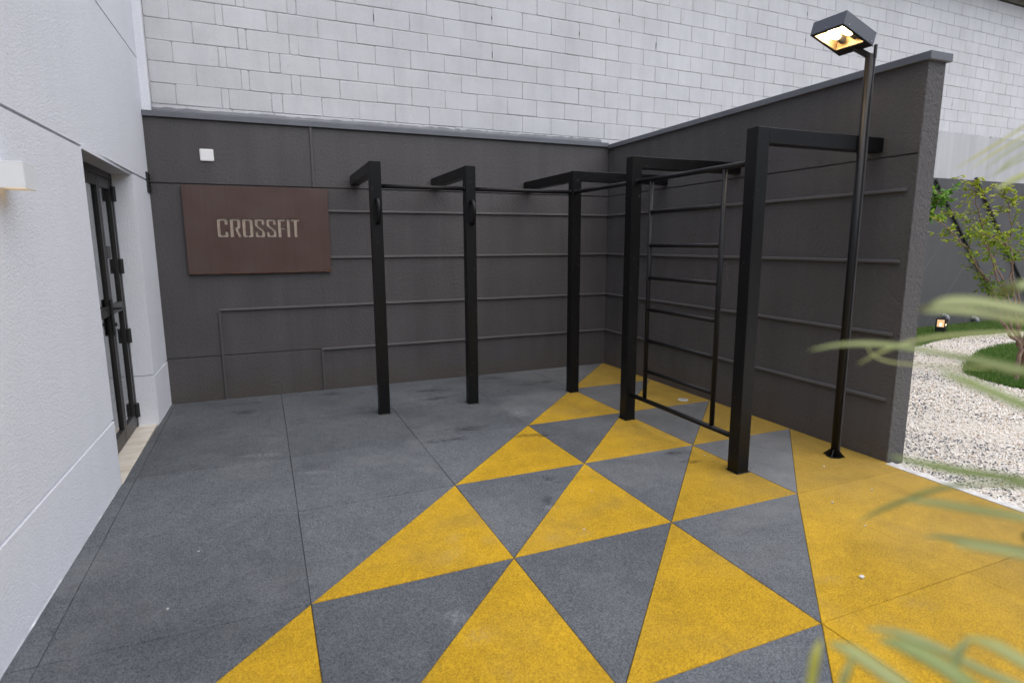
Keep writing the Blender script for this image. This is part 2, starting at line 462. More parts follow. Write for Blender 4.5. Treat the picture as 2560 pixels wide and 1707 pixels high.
# ------------------------------------------------------------------ mesh helpers
class MB:
    def __init__(self):
        self.v, self.f = [], []

    def add(self, vs, fs):
        o = len(self.v)
        self.v += [tuple(p) for p in vs]
        self.f += [tuple(i + o for i in f) for f in fs]
        return self

    def box(self, x0, x1, y0, y1, z0, z1, bev=0.0, seg=1):
        if bev <= 0:
            vs = [(x, y, z) for z in (z0, z1) for y in (y0, y1) for x in (x0, x1)]
            return self.add(vs, [(0, 2, 3, 1), (4, 5, 7, 6), (0, 1, 5, 4), (2, 6, 7, 3), (0, 4, 6, 2), (1, 3, 7, 5)])
        bm = bmesh.new()
        bmesh.ops.create_cube(bm, size=1)
        for v in bm.verts:
            v.co = Vector(((x0 + x1) / 2 + v.co.x * (x1 - x0), (y0 + y1) / 2 + v.co.y * (y1 - y0), (z0 + z1) / 2 + v.co.z * (z1 - z0)))
        bmesh.ops.bevel(bm, geom=bm.edges[:], offset=bev, segments=seg, affect='EDGES', profile=0.5)
        bm.verts.index_update()
        self.add([v.co[:] for v in bm.verts], [[v.index for v in f.verts] for f in bm.faces])
        bm.free()
        return self

    def xf(self, mat):
        self.v = [tuple(mat @ Vector(p)) for p in self.v]
        return self

    def tube(self, pts, rad, seg=12, caps=True):
        pts = [Vector(p) for p in pts]
        rad = rad if isinstance(rad, (list, tuple)) else [rad] * len(pts)
        o = len(self.v)
        prev = None
        for i, p in enumerate(pts):
            d = (pts[min(i + 1, len(pts) - 1)] - pts[max(i - 1, 0)]).normalized()
            if prev is None:
                a = d.orthogonal().normalized()
            else:
                a = (prev - d * prev.dot(d)).normalized()
            prev = a
            b = d.cross(a)
            for k in range(seg):
                th = 2 * math.pi * k / seg
                self.v.append(tuple(p + rad[i] * (math.cos(th) * a + math.sin(th) * b)))
        for i in range(len(pts) - 1):
            for k in range(seg):
                k2 = (k + 1) % seg
                self.f.append((o + i * seg + k, o + i * seg + k2, o + (i + 1) * seg + k2, o + (i + 1) * seg + k))
        if caps:
            self.f.append(tuple(o + k for k in reversed(range(seg))))
            self.f.append(tuple(o + (len(pts) - 1) * seg + k for k in range(seg)))
        return self

    def prism(self, poly, z0, z1, inset=0.0):
        """poly: ccw plan outline; the top edge is chamfered by inset"""
        n = len(poly)
        if inset:
            ins = offset_poly(poly, inset)
            vs = [(x, y, z0) for x, y in poly] + [(x, y, z1 - inset) for x, y in poly] + [(x, y, z1) for x, y in ins]
            fs = [tuple(reversed(range(n)))] + [(i, (i + 1) % n, n + (i + 1) % n, n + i) for i in range(n)]
            fs += [(n + i, n + (i + 1) % n, 2 * n + (i + 1) % n, 2 * n + i) for i in range(n)] + [tuple(range(2 * n, 3 * n))]
        else:
            vs = [(x, y, z0) for x, y in poly] + [(x, y, z1) for x, y in poly]
            fs = [tuple(reversed(range(n)))] + [(i, (i + 1) % n, n + (i + 1) % n, n + i) for i in range(n)] + [tuple(range(n, 2 * n))]
        return self.add(vs, fs)

    def mesh(self, name, mat=None, smooth=False):
        me = bpy.data.meshes.new(name)
        me.from_pydata(self.v, [], self.f)
        if mat is not None:
            me.materials.append(mat)
        if smooth:
            me.polygons.foreach_set('use_smooth', [True] * len(me.polygons))
        me.update()
        return me


def offset_poly(poly, d):
    n = len(poly)
    out = []
    for i in range(n):
        p0, p1, p2 = Vector(poly[i - 1]), Vector(poly[i]), Vector(poly[(i + 1) % n])
        e1, e2 = (p1 - p0).normalized(), (p2 - p1).normalized()
        n1, n2 = Vector((-e1.y, e1.x)), Vector((-e2.y, e2.x))
        k = d / max(0.15, 1 + n1.dot(n2))
        out.append(tuple(p1 + (n1 + n2) * k))
    return out


def obj(name, mesh, parent=None, loc=(0, 0, 0), rel=False):
    o = bpy.data.objects.new(name, mesh)
    COL.objects.link(o)
    o.location = loc
    if parent is not None:
        o.parent = parent
        if not rel:
            pm = Matrix.Identity(4)
            q = parent
            while q is not None:
                pm = (Matrix.Translation(q.location) @ q.rotation_euler.to_matrix().to_4x4()) @ pm
                pm = pm if q.parent is None else q.matrix_parent_inverse @ pm
                q = q.parent
            o.matrix_parent_inverse = pm.inverted()
    return o


def thing(name, label, cat, loc=(0, 0, 0), rz=0.0, group=None):
    o = bpy.data.objects.new(name, None)
    COL.objects.link(o)
    o.empty_display_size = 0.1
    o.location = loc
    o.rotation_euler = (0, 0, rz)
    return tag(o, label, cat, group)


def tag(o, label, cat, group=None):
    o['label'] = label
    o['category'] = cat
    if group:
        o['group'] = group
    return o


def struct(o):
    o['kind'] = 'structure'
    return o


# ================================================================== SETTING
# ---- ground and rubber floor
struct(obj('ground', MB().box(-200, 200, -200, 200, -0.30, -0.08).mesh('ground', M['ground'])))
floor = struct(obj('floor', MB().box(-5.4, 0.0, -9.4, 0.01, -0.07, -0.026).mesh('floor', M['joint'])))
XS = [-5.115, -4.105, -3.105, -2.105, -1.105, -0.05]
YS = [-9.2, -8.18, -7.17, -6.16, -5.15, -4.14, -3.125, -2.115, -1.095, -0.012]
GAP = 0.0011


def tile(poly, yellow):
    n = len(poly)
    cx, cy = sum(p[0] for p in poly) / n, sum(p[1] for p in poly) / n
    z = R.uniform(-0.0012, 0.0008)
    p2 = [(x - cx, y - cy) for x, y in offset_poly(poly, GAP + R.uniform(0, 0.0007))]
    me = MB().prism(p2, -0.026, 0.0, 0.0016).mesh('tile', M['yellow_rub' if yellow else 'grey_rub'])
    o = obj('tile', me, floor, (cx, cy, z))
    o.rotation_euler = (R.uniform(-0.0007, 0.0007), R.uniform(-0.0007, 0.0007), R.uniform(-0.0012, 0.0012))


for i in range(5):
    for j in range(9):
        x0, x1, y0, y1 = XS[i], XS[i + 1], YS[j], YS[j + 1]
        if i == 4 and j < 5:
            x1 = -0.095
        if i == 4 and j >= 5:
            x1 = -0.05
        if x0 > -3.2 and j < 2:
            continue                                  # the planting bed takes this corner
        k = (i - 1) - (j - 5)
        if k < 0 or (k > 3):
            tile([(x0, y0), (x1, y0), (x1, y1), (x0, y1)], k > 3)
        else:
            tile([(x0, y0), (x1, y0), (x1, y1)], True)
            tile([(x0, y0), (x1, y1), (x0, y1)], False)
for j in range(9):
    tile([(-5.153 + 0.0165 * YS[j], YS[j]), (-5.115, YS[j]), (-5.115, YS[j + 1]), (-5.153 + 0.0165 * YS[j + 1], YS[j + 1])], False)
for j in range(5, 9):
    k = 3 - (j - 5)
    tile([(-0.05, YS[j]), (-0.004 + 0.0116 * YS[j], YS[j]), (-0.004 + 0.0116 * YS[j + 1], YS[j + 1]), (-0.05, YS[j + 1])], True)
struct(obj('planting_bed', MB().box(-3.05, 0.0, -9.3, -7.2, -0.026, 0.02, 0.01).mesh('planting_bed', M['soil'])))
# ---- garden ground
struct(obj('garden_ground', MB().box(-0.028, 17, -9.4, 0.75, -0.075, -0.03).mesh('garden_ground', M['gravel_bed'])))
kb = MB()
yy = -9.4
prevx = (-0.093, -0.03)
while yy < -4.02:
    y2 = min(yy + 0.05, -4.02)
    nx = (-0.092 + R.uniform(-0.002, 0.002), -0.026 + R.uniform(-0.012, 0.012))
    kb.add([(prevx[0], yy, -0.06), (prevx[1], yy, -0.06), (nx[1], y2, -0.06), (nx[0], y2, -0.06),
            (prevx[0], yy, 0.002), (prevx[1], yy, 0.004), (nx[1], y2, 0.004), (nx[0], y2, 0.002)],
           [(4, 5, 6, 7), (0, 3, 2, 1), (1, 2, 6, 5), (0, 4, 7, 3)])
    prevx = nx
    yy = y2
struct(obj('kerb', kb.mesh('kerb', M['kerb'])))


# ---- block wall with cement band and painted base, slightly turned
WU = math.atan(0.022)
bw = thing('block_wall', 'tall whitewashed concrete block wall rising behind the charcoal courtyard walls', 'wall', (-5.05, 0.12, 0), WU)
wdir = Vector((math.cos(WU), math.sin(WU), 0))
PITCHZ, Z0, NROW = 0.196, 2.957, 15


def wall_pt(u, z):
    return Vector((-5.05, 0.12, 0)) + wdir * u + Vector((0, 0, z))


def block_mesh(w, h, seed):
    r = random.Random(seed)
    c = 0.0045

    def j():
        return r.uniform(-0.0025, 0.0025)
    cr = [r.uniform(0.004, 0.016) for _ in range(4)]
    o = [(-w / 2 + j() * .5, -h / 2 + j()), (w / 2 + j() * .5, -h / 2 + j()), (w / 2 + j() * .5, h / 2 + j()), (-w / 2 + j() * .5, h / 2 + j())]
    ring = []
    for i in range(4):                                  # knocked-off corners
        p, a, b = Vector(o[i]), Vector(o[i - 1]), Vector(o[(i + 1) % 4])
        ring.append(p + (a - p).normalized() * cr[i])
        ring.append(p + (b - p).normalized() * cr[i])
    n = 8
    inn = [Vector(p) for p in offset_poly([tuple(p) for p in ring], c)]
    vs = [(p.x, 0.04, p.y) for p in ring] + [(p.x, 0.003, p.y) for p in ring] + [(p.x, j() * 0.4, p.y) for p in inn]
    fs = [(i, (i + 1) % n, n + (i + 1) % n, n + i) for i in range(n)] + [(n + i, n + (i + 1) % n, 2 * n + (i + 1) % n, 2 * n + i) for i in range(n)]
    fs.append(tuple(range(2 * n, 3 * n)))
    m = MB()
    m.add(vs, fs)
    return m


LIB = {}
JG = 0.005
blocks = []
for k in range(-1, NROW):
    z0, z1 = (Z0 + k * PITCHZ, Z0 + (k + 1) * PITCHZ) if k >= 0 else (2.85, Z0)
    ws = [0.215, 0.40, 0.07, 0.40, 0.105, 0.395] if k % 2 == 0 else [0.405, 0.405, 0.075, 0.405, 0.09, 0.40]
    u = -0.03
    if k < 0:
        ws = [0.3, 0.4, 0.4, 0.4]
    n = 0
    while u < 21.0:
        w = ws[n] if n < len(ws) else 0.3955
        n += 1
        um = u + w / 2
        if not (um > 11.2 and k < 3):
            blocks.append((um, (z0 + z1) / 2, w - JG, z1 - z0 - JG))
        u += w
wall_end = [project((-0.05, -4.0, z)) for z in (0, 2.84)]


def block_rank(b):
    p = wall_pt(b[0], b[1])
    q = project(p)
    if q is None or not (-60 < q[0] < 2620 and -50 < q[1] < 1750):
        return 1e9 + (p - CAM).length
    # hidden behind the courtyard side wall
    if p.x > 0.1:
        t = (-0.02 - CAM.x) / (p.x - CAM.x)
        hitp = CAM + (p - CAM) * t
        if -4.0 < hitp.y < 0 and hitp.z < 2.8:
            return 1e8 + (p - CAM).length
    return (p - CAM).length * (1.0 if b[2] > 0.15 else 1.0)


blocks.sort(key=block_rank)
rest = MB()
for n, (u, z, w, h) in enumerate(blocks):
    key = (round(w, 3), round(h, 3))
    var = R.randrange(9)
    proud = R.uniform(-0.0012, 0.0012)
    if n < 300:
        if (key, var) not in LIB:
            LIB[(key, var)] = block_mesh(w, h, hash((key, var)) & 0xffff).mesh('block', M['block'])
        o = obj('block', LIB[(key, var)], bw, (u + R.uniform(-0.002, 0.002), proud, z + R.uniform(-0.0015, 0.0015)), rel=True)
        o.rotation_euler = (R.uniform(-0.003, 0.003), R.uniform(-0.002, 0.002), R.uniform(-0.0015, 0.0015))
    else:
        m = block_mesh(w, h, var)
        rest.add([(x + u, y + proud, zz + z) for x, y, zz in m.v], m.f)
o = obj('far_block', rest.mesh('far_block', M['block']), bw, rel=True)
o['kind'] = 'stuff'
obj('mortar_core', MB().box(-0.05, 21, 0.0065, 0.2, 2.7, 5.9).mesh('mortar_core', M['mortar']), bw, rel=True)
RG = random.Random(8)
cand = [b for b in blocks[:300] if b[2] > 0.3]
for b in RG.sample(cand, 10):
    hh_ = RG.uniform(0.03, 0.08)
    zc = b[1] + RG.uniform(-0.03, 0.03)
    ue = b[0] + (b[2] + JG) / 2
    obj('joint_gap', MB().box(ue - 0.0035, ue + 0.0035, -0.0015, 0.02, zc - hh_ / 2, zc + hh_ / 2, 0.0012).mesh('joint_gap', M['joint']), bw, rel=True)
for a, b in ((11.25, 13.70), (13.707, 21.0)):
    cm = MB()
    # rough, crumbled top edge
    n = int((b - a) / 0.035)
    top = [3.555 + R.uniform(-0.012, 0.008) - (0.03 if R.random() < 0.12 else 0) for _ in range(n + 1)]
    for i in range(n):
        xa, xb = a + (b - a) * i / n, a + (b - a) * (i + 1) / n
        za, zb = top[i], top[i + 1]
        o_ = len(cm.v)
        cm.add([(xa, -0.012, 2.74), (xb, -0.012, 2.74), (xb, -0.012, zb), (xa, -0.012, za), (xa, 0.02, za + 0.012), (xb, 0.02, zb + 0.012)],
               [(0, 1, 2, 3), (3, 2, 5, 4)])
    obj('cement_panel', cm.mesh('cement_panel', M['cement']), bw, rel=True)
# painted base with diagonal relief joints
jl = [((6.93, 0.03), (8.75, 2.0)), ((6.2, 0.55), (8.2, 2.70)), ((8.15, 0.03), (10.6, 2.70)), ((9.5, 0.03), (11.9, 2.70))]
obj('painted_base', MB().box(4.7, 21, -0.018, 0.2, -0.08, 2.742).mesh('painted_base', M['garden_dark']), bw, rel=True)
for (xa, za), (xb, zb) in jl:
    ua, ub = xa + 5.05 + 0.35, xb + 5.05 + 0.35
    L = math.hypot(ub - ua, zb - za)
    m = MB().box(0, L, -0.0215, -0.016, -0.007, 0.007, 0.002)
    ang = math.atan2(zb - za, ub - ua)
    m.xf(Matrix.Translation((ua, 0, za)) @ Matrix.Rotation(-ang, 4, 'Y'))
    obj('relief_line', m.mesh('relief_line', M['relief']), bw, rel=True)

# ---- corrugated roof edge over the block wall
rf = thing('metal_roof', 'corrugated grey metal roof sheet overhanging the top of the block wall', 'roof', (-5.05, 0.12, 5.93), WU)
rm = MB()
npt = 350
for i in range(npt):
    xa, xb = 0 + i * 0.06, (i + 1) * 0.06
    h = [0, 0, 0.035, 0.035][i % 4], [0, 0.035, 0.035, 0][i % 4]
    h0 = (0.0, 0.0, 0.035, 0.035)[i % 4]
    h1 = (0.0, 0.035, 0.035, 0.0)[i % 4]
    vs = []
    for y in (-0.35, 4.0):
        for x, hh in ((xa, h0), (xb, h1)):
            vs += [(x, y, 0.10 + hh + 0.08 * (y + 0.35)), (x, y, 0.104 + hh + 0.08 * (y + 0.35))]
    rm.add(vs, [(0, 4, 6, 2), (1, 3, 7, 5), (0, 2, 3, 1), (4, 5, 7, 6)])
obj('roof_sheet', rm.mesh('roof_sheet', M['roof']), rf, rel=True)
obj('edge_rail', MB().box(0, 21, -0.02, 0.12, 0.0, 0.09, 0.006).mesh('edge_rail', M['roof']), rf, rel=True)

# ---- charcoal courtyard wall along the back
cw = thing('courtyard_wall', 'long charcoal stucco wall under the block wall, carrying the brown sign', 'wall', (-2.5, 0, 0))
XL = -5.16
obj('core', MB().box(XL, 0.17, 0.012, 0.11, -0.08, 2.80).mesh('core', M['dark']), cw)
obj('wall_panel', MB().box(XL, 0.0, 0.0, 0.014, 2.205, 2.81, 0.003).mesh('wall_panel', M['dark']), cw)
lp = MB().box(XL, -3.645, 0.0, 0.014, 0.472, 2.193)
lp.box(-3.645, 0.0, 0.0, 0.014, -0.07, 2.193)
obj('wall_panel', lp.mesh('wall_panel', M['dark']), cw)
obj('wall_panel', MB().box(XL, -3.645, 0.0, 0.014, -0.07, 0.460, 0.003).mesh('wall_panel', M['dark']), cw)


def rail_h(x0, x1, z, h=0.026, d=0.021):
    """a moulding along x on the face y = 0"""
    pr = [(0.002, -h / 2), (-d * 0.75, -h / 2), (-d, -h / 2 + 0.004), (-d * 0.85, h / 2 - 0.006), (-d * 0.4, h / 2), (0.002, h / 2)]
    n = len(pr)
    steps = max(2, int((x1 - x0) / 0.25))
    m = MB()
    for s in range(steps + 1):
        x = x0 + (x1 - x0) * s / steps
        jz = R.uniform(-0.0016, 0.0016) if 0 < s < steps else 0
        m.v += [(x, y + jz * 0.4, z + zz + jz) for y, zz in pr]
    for s in range(steps):
        for k in range(n):
            k2 = (k + 1) % n
            m.f.append((s * n + k, s * n + k2, (s + 1) * n + k2, (s + 1) * n + k))
    m.f.append(tuple(range(n)))
    m.f.append(tuple(reversed(range(steps * n, steps * n + n))))
    return m


for x0, z in ((-3.52, 1.962), (-3.52, 1.468), (-4.648, 0.945), (-3.656, 0.462)):
    obj('moulding', rail_h(x0, -0.02, z).mesh('moulding', M['moulding']), cw)
rz90 = Matrix.Rotation(math.pi / 2, 4, 'Y')
for x, z0, z1 in ((-4.642, -0.02, 0.930), (-3.650, -0.02, 0.447), (-3.642, 2.20, 2.812)):
    obj('moulding', MB().box(x - 0.012, x + 0.012, -0.018, 0.002, z0, z1, 0.004, 2).mesh('moulding', M['moulding']), cw)
cp = MB().box(XL + 0.005, -0.018, -0.026, 0.07, 2.814, 2.866, 0.003)
cap = obj('coping', cp.mesh('coping', M['cap']), cw)
# upstand flashing with ragged sealant edge
fm = MB()
xs = [XL + 0.02 + i * 0.045 for i in range(114)]
zs = [2.925 + R.uniform(-0.007, 0.007) for _ in xs]
for i in range(len(xs) - 1):
    fm.add([(xs[i], 0.098, 2.85), (xs[i + 1], 0.098, 2.85), (xs[i + 1], 0.098, 2.895), (xs[i], 0.098, 2.895),
            (xs[i + 1], 0.108, zs[i + 1]), (xs[i], 0.108, zs[i]), (xs[i + 1], 0.135, zs[i + 1] + .004), (xs[i], 0.135, zs[i] + .004)],
           [(0, 1, 2, 3), (3, 2, 4, 5), (5, 4, 6, 7)])
obj('flashing', fm.mesh('flashing', M['cap']), cw)
for x in (-4.72, -3.83, -3.62, -3.05, -2.6, -1.95, -1.3, -0.75, -0.42, -0.22):
    sc = MB().tube([(x, 0.099, 2.888), (x, 0.09, 2.888)], 0.0075, 8)
    obj('screw', sc.mesh('screw', M['cap'], True), cap)

# ---- charcoal side wall, turned a touch
sw = thing('side_wall', 'charcoal stucco side wall with a coarse free end beside the gravel garden', 'wall', (0, 0, 0), -0.0116)
YE = -4.0
TH = 0.172
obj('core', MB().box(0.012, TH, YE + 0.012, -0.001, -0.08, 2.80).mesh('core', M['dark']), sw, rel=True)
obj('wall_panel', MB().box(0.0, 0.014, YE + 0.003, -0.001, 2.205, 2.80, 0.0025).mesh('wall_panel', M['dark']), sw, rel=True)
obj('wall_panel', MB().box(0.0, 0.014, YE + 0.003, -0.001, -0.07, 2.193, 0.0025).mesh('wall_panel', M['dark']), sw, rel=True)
obj('end_face', MB().box(-0.002, TH + 0.002, YE - 0.003, YE + 0.014, -0.07, 2.80, 0.006, 2).mesh('end_face', M['dark_end']), sw, rel=True)
rot_side = Matrix(((0, 1, 0, 0), (1, 0, 0, 0), (0, 0, 1, 0), (0, 0, 0, 1)))
for z in (1.962, 1.468, 0.945, 0.462):
    m = rail_h(-3.952, -0.004, z)
    m.xf(rot_side)
    m.f = [tuple(reversed(f)) for f in m.f]
    obj('moulding', m.mesh('moulding', M['moulding']), sw, rel=True)
cp2 = MB().box(-0.026, TH + 0.026, YE - 0.03, 0.05, 2.792, 2.845, 0.004)
cap2 = obj('coping', cp2.mesh('coping', M['cap']), sw, rel=True)
for yj in (-1.9, -2.55, -3.05):
    obj('joint_strip', MB().box(-0.0285, -0.02, yj - 0.004, yj + 0.004, 2.796, 2.843, 0.001).mesh('joint_strip', M['cap']), cap2, rel=True)

# ---- white building with the recessed door
wb = thing('white_building', 'white rough stucco building with a recessed dark glazed door', 'building', (-5.6, -3.0, 0))
YB = 0.13            # where it meets the block wall


def plan(y0, y1, xo=-5.18, xi=-5.46):
    """plan outline of a wall strip; the face is turned a touch"""
    def xf(y):
        return xo + 0.025 + 0.0165 * y
    pts = [(xi, y0), (xf(y0), y0)]
    pts += [(xf(y1), y1), (xi, y1)]
    return pts


strips = [(-14, -2.2), (-0.72, YB)]
core = MB()
for a, b in strips:
    core.prism(plan(a - (0 if a < -5 else -0.012), b - (0.012 if a < -5 else 0), -5.192, -5.47), -0.08, 2.20)
core.prism(plan(-14, YB, -5.192, -5.47), 2.225, 4.9)
obj('wall_core', core.mesh('wall_core', M['white']), wb)
G = 0.008
obj('corner_strip', MB().box(-5.2, -5.083, 0.045, 0.128, 2.868, 4.9, 0.006, 2).mesh('corner_strip', M['white']), wb)
for a, b in strips:
    obj('wall_panel', MB().prism(plan(a, b, -5.177), -0.07, 0.452 - G, 0.0).mesh('wall_panel', M['white']), wb)
    obj('wall_panel', MB().prism(plan(a, b), 0.452 + G, 2.214 - G, 0.0).mesh('wall_panel', M['white']), wb)
for z0, z1 in ((2.214 + G, 3.335 - G), (3.335 + G, 4.45 - G), (4.45 + G, 4.9)):
    obj('wall_panel', MB().prism(plan(-14, YB), z0, z1, 0.0).mesh('wall_panel', M['white']), wb)
obj('lintel_soffit', MB().box(-5.46, -5.185, -2.2, -0.72, 2.198, 2.226).mesh('lintel_soffit', M['white']), wb)
obj('threshold', MB().box(-5.45, -5.181, -2.198, -0.722, -0.05, 0.003, 0.003).mesh('threshold', M['marble']), wb)
rm_ = MB()
rm_.box(-9.5, -9.4, -5, 0.12, -0.1, 3.2).box(-9.4, -5.48, -5.1, -5.0, -0.1, 3.2).box(-9.4, -5.48, 0.02, 0.12, -0.1, 3.2)
rm_.box(-9.4, -5.48, -5, 0.02, 3.1, 3.2).box(-9.4, -5.48, -5, 0.02, -0.1, -0.02)
obj('room_shell', rm_.mesh('room_shell', M['room']), wb)
obj('roof_slab', MB().box(-12, -5.2, -14, YB, 4.9, 5.05).mesh('roof_slab', M['white']), wb)

RE = random.Random(4)
for a, b in ((-7.5, -2.21), (-0.71, -0.01)):
    pe = MB()
    n = int((b - a) / 0.025)
    raw = [abs(RE.gauss(0.0, 1.0)) for _ in range(n + 5)]
    wv = [0.001 + 0.0042 * max(0.0, (raw[i] * .3 + raw[i + 1] + raw[i + 2] + raw[i + 3] * .3) / 2.6 - 0.25) for i in range(n + 1)]
    for i in range(n):
        ya, yb = a + (b - a) * i / n, a + (b - a) * (i + 1) / n
        xa, xb = -5.154 + 0.0165 * ya, -5.154 + 0.0165 * yb
        pe.add([(xa, ya, 0.0022), (xa + wv[i], ya, 0.0022), (xb + wv[i + 1], yb, 0.0022), (xb, yb, 0.0022), (xa, ya, 0.012), (xb, yb, 0.012)], [(0, 1, 2, 3), (4, 1, 2, 5)])
    obj('paint_edge', pe.mesh('paint_edge', M['white']), wb)
XD = -5.322          # door face
dm = MB()
dm.box(XD - 0.06, XD, -0.772, -0.722, 0.003, 2.196, 0.003)
dm.box(XD - 0.06, XD, -2.198, -2.148, 0.003, 2.196, 0.003)
dm.box(XD - 0.06, XD, -2.148, -0.772, 2.146, 2.196, 0.003)
door = obj('door', dm.mesh('door', M['door']), wb)


def leaf(y0, y1):
    m = MB()
    xd0, xd1 = XD - 0.045, XD - 0.004
    m.box(xd0, xd1, y1 - 0.048, y1, 0.012, 2.142, 0.003)
    m.box(xd0, xd1, y0, y0 + 0.048, 0.012, 2.142, 0.003)
    m.box(xd0 + 0.001, xd1 - 0.001, y0 + 0.048, y1 - 0.048, 0.012, 0.13, 0.003)
    m.box(xd0 + 0.001, xd1 - 0.001, y0 + 0.048, y1 - 0.048, 2.06, 2.142, 0.003)
    m.box(xd0 + 0.001, xd1 - 0.001, y0 + 0.048, y1 - 0.048, 1.06, 1.135, 0.003)
    obj('leaf_frame', m.mesh('leaf_frame', M['door']), door)
    for z0, z1 in ((0.13, 1.06), (1.135, 2.06)):
        obj('glass_pane', MB().box(xd0 + 0.016, xd0 + 0.022, y0 + 0.044, y1 - 0.044, z0 - 0.004, z1 + 0.004).mesh('glass_pane', M['glass']), door)


leaf(-1.215, -0.775)
leaf(-2.145, -1.219)
for z in (2.03, 1.43, 0.83, 0.16):
    hm = MB()
    hm.box(XD - 0.002, XD + 0.018, -0.80, -0.745, z - 0.062, z + 0.062, 0.003)
    hm.tube([(XD + 0.018, -0.772, z - 0.062), (XD + 0.018, -0.772, z + 0.062)], 0.009, 10)
    obj('hinge', hm.mesh('hinge', M['black']), door)
hd = MB()
hd.box(XD - 0.004, XD + 0.012, -1.285, -1.235, 0.90, 1.19, 0.006, 2)
hd.tube([(XD + 0.01, -1.26, 1.115), (XD + 0.05, -1.26, 1.115), (XD + 0.058, -1.24, 1.113), (XD + 0.058, -1.11, 1.108)], 0.011, 10)
hd.tube([(XD + 0.01, -1.262, 0.99), (XD + 0.03, -1.262, 0.99)], 0.014, 12)
obj('handle', hd.mesh('handle', M['black']), door)
obj('lock_cylinder', MB().tube([(XD + 0.03, -1.262, 0.99), (XD + 0.037, -1.262, 0.99)], 0.009, 12).mesh('lock_cylinder', M['screw']), door)
nt = MB().box(XD - 0.02, XD - 0.014, -1.10, -0.98, 1.50, 1.60, 0.002)
obj('notice_plate', nt.mesh('notice_plate', M['conduit']), door)

# ================================================================== OBJECTS
# ---- pull-up rig
rig = thing('pull_up_rig', 'black steel pull-up frame with a rung ladder, fixed to both charcoal walls', 'exercise rig', (-1.18, -2.3, 0))
H = 2.34
S = 0.05
PB = [(-3.212, -1.2), (-2.312, -1.2), (-1.152, -1.2)]
PR = [(-1.178, -2.30), (-1.178, -3.69)]


def rigpart(name, mb, smooth=False, mat='steel'):
    return obj(name, mb.mesh(name, M[mat], smooth), rig)


for x, y in PB + PR:
    rigpart('post', MB().box(x - S, x + S, y - S, y + S, 0.0, H, 0.004, 2))
    rigpart('base_plate', MB().box(x - S - 0.007, x + S + 0.007, y - S - 0.007, y + S + 0.007, 0.001, 0.006, 0.002))
for x, y in PB:
    rigpart('beam', MB().box(x - S + .001, x + S - .001, y + S - 0.001, -0.001, H - 0.1, H - 0.0015, 0.004, 2))
for x, y in [PB[2]] + PR:
    xe = 0.0116 * y - 0.002
    rigpart('beam', MB().box(x + S - 0.001, xe, y - S + .001, y + S - .001, H - 0.1, H - 0.0015, 0.004, 2))
ZB = 2.127


def smooth_tube(pts, r, seg=16):
    return MB().tube(pts, r, seg)


def bar(a, b, r, name):
    m = MB().tube([a, b], r, 18)
    o = rigpart(name, m, False, 'tube')
    for p in o.data.polygons:
        p.use_smooth = len(p.vertices) == 4
    return o


def weld(p, axis, r):
    a = Vector(axis)
    p = Vector(p)
    m = MB().tube([p, p + a * 0.004, p + a * 0.010], [r * 1.28, r * 1.2, r * 1.0], 14)
    o = rigpart('weld', m, True)


bar((PB[0][0] + S, -1.2, ZB), (PB[1][0] - S, -1.2, ZB), 0.0195, 'pull_up_bar')
bar((PB[1][0] + S, -1.2, ZB), (PB[2][0] - S, -1.2, ZB), 0.0195, 'pull_up_bar')
bar((-1.168, -1.2 - S, ZB), (-1.168, PR[0][1] + S, ZB), 0.0195, 'pull_up_bar')
bar((-1.168, PR[0][1] - S, ZB), (-1.168, PR[1][1] + S, ZB), 0.0195, 'pull_up_bar')
for x in (PB[0][0] + S, PB[1][0] + S):
    weld((x, -1.2, ZB), (1, 0, 0), 0.0195)
for x in (PB[1][0] - S, PB[2][0] - S):
    weld((x, -1.2, ZB), (-1, 0, 0), 0.0195)
for y in (-1.2 - S, PR[0][1] - S):
    weld((-1.168, y, ZB), (0, -1, 0), 0.0195)
bar((-1.168, PR[0][1] - S, 0.236), (-1.168, PR[1][1] + S, 0.234), 0.0195, 'bottom_bar')
YSL = (-2.545, -3.395)
for y in YSL:
    bar((-1.168, y, 0.246), (-1.168, y, ZB - 0.014), 0.0185, 'ladder_stile')
for z in (1.862, 1.585, 1.314, 1.042, 0.771, 0.500):
    bar((-1.168, YSL[0] - 0.012, z), (-1.168, YSL[1] + 0.012, z), 0.0165, 'rung')
for x, y in PB[:2]:
    pts = []
    for i in range(15):
        a = math.pi * i / 14
        pts.append((x + 0.004, y - S - 0.088 * math.sin(a) ** 0.7 + 0.004, 1.902 + 0.106 * math.cos(a)))
    rigpart('grip_handle', MB().tube(pts, 0.0165, 14), True)

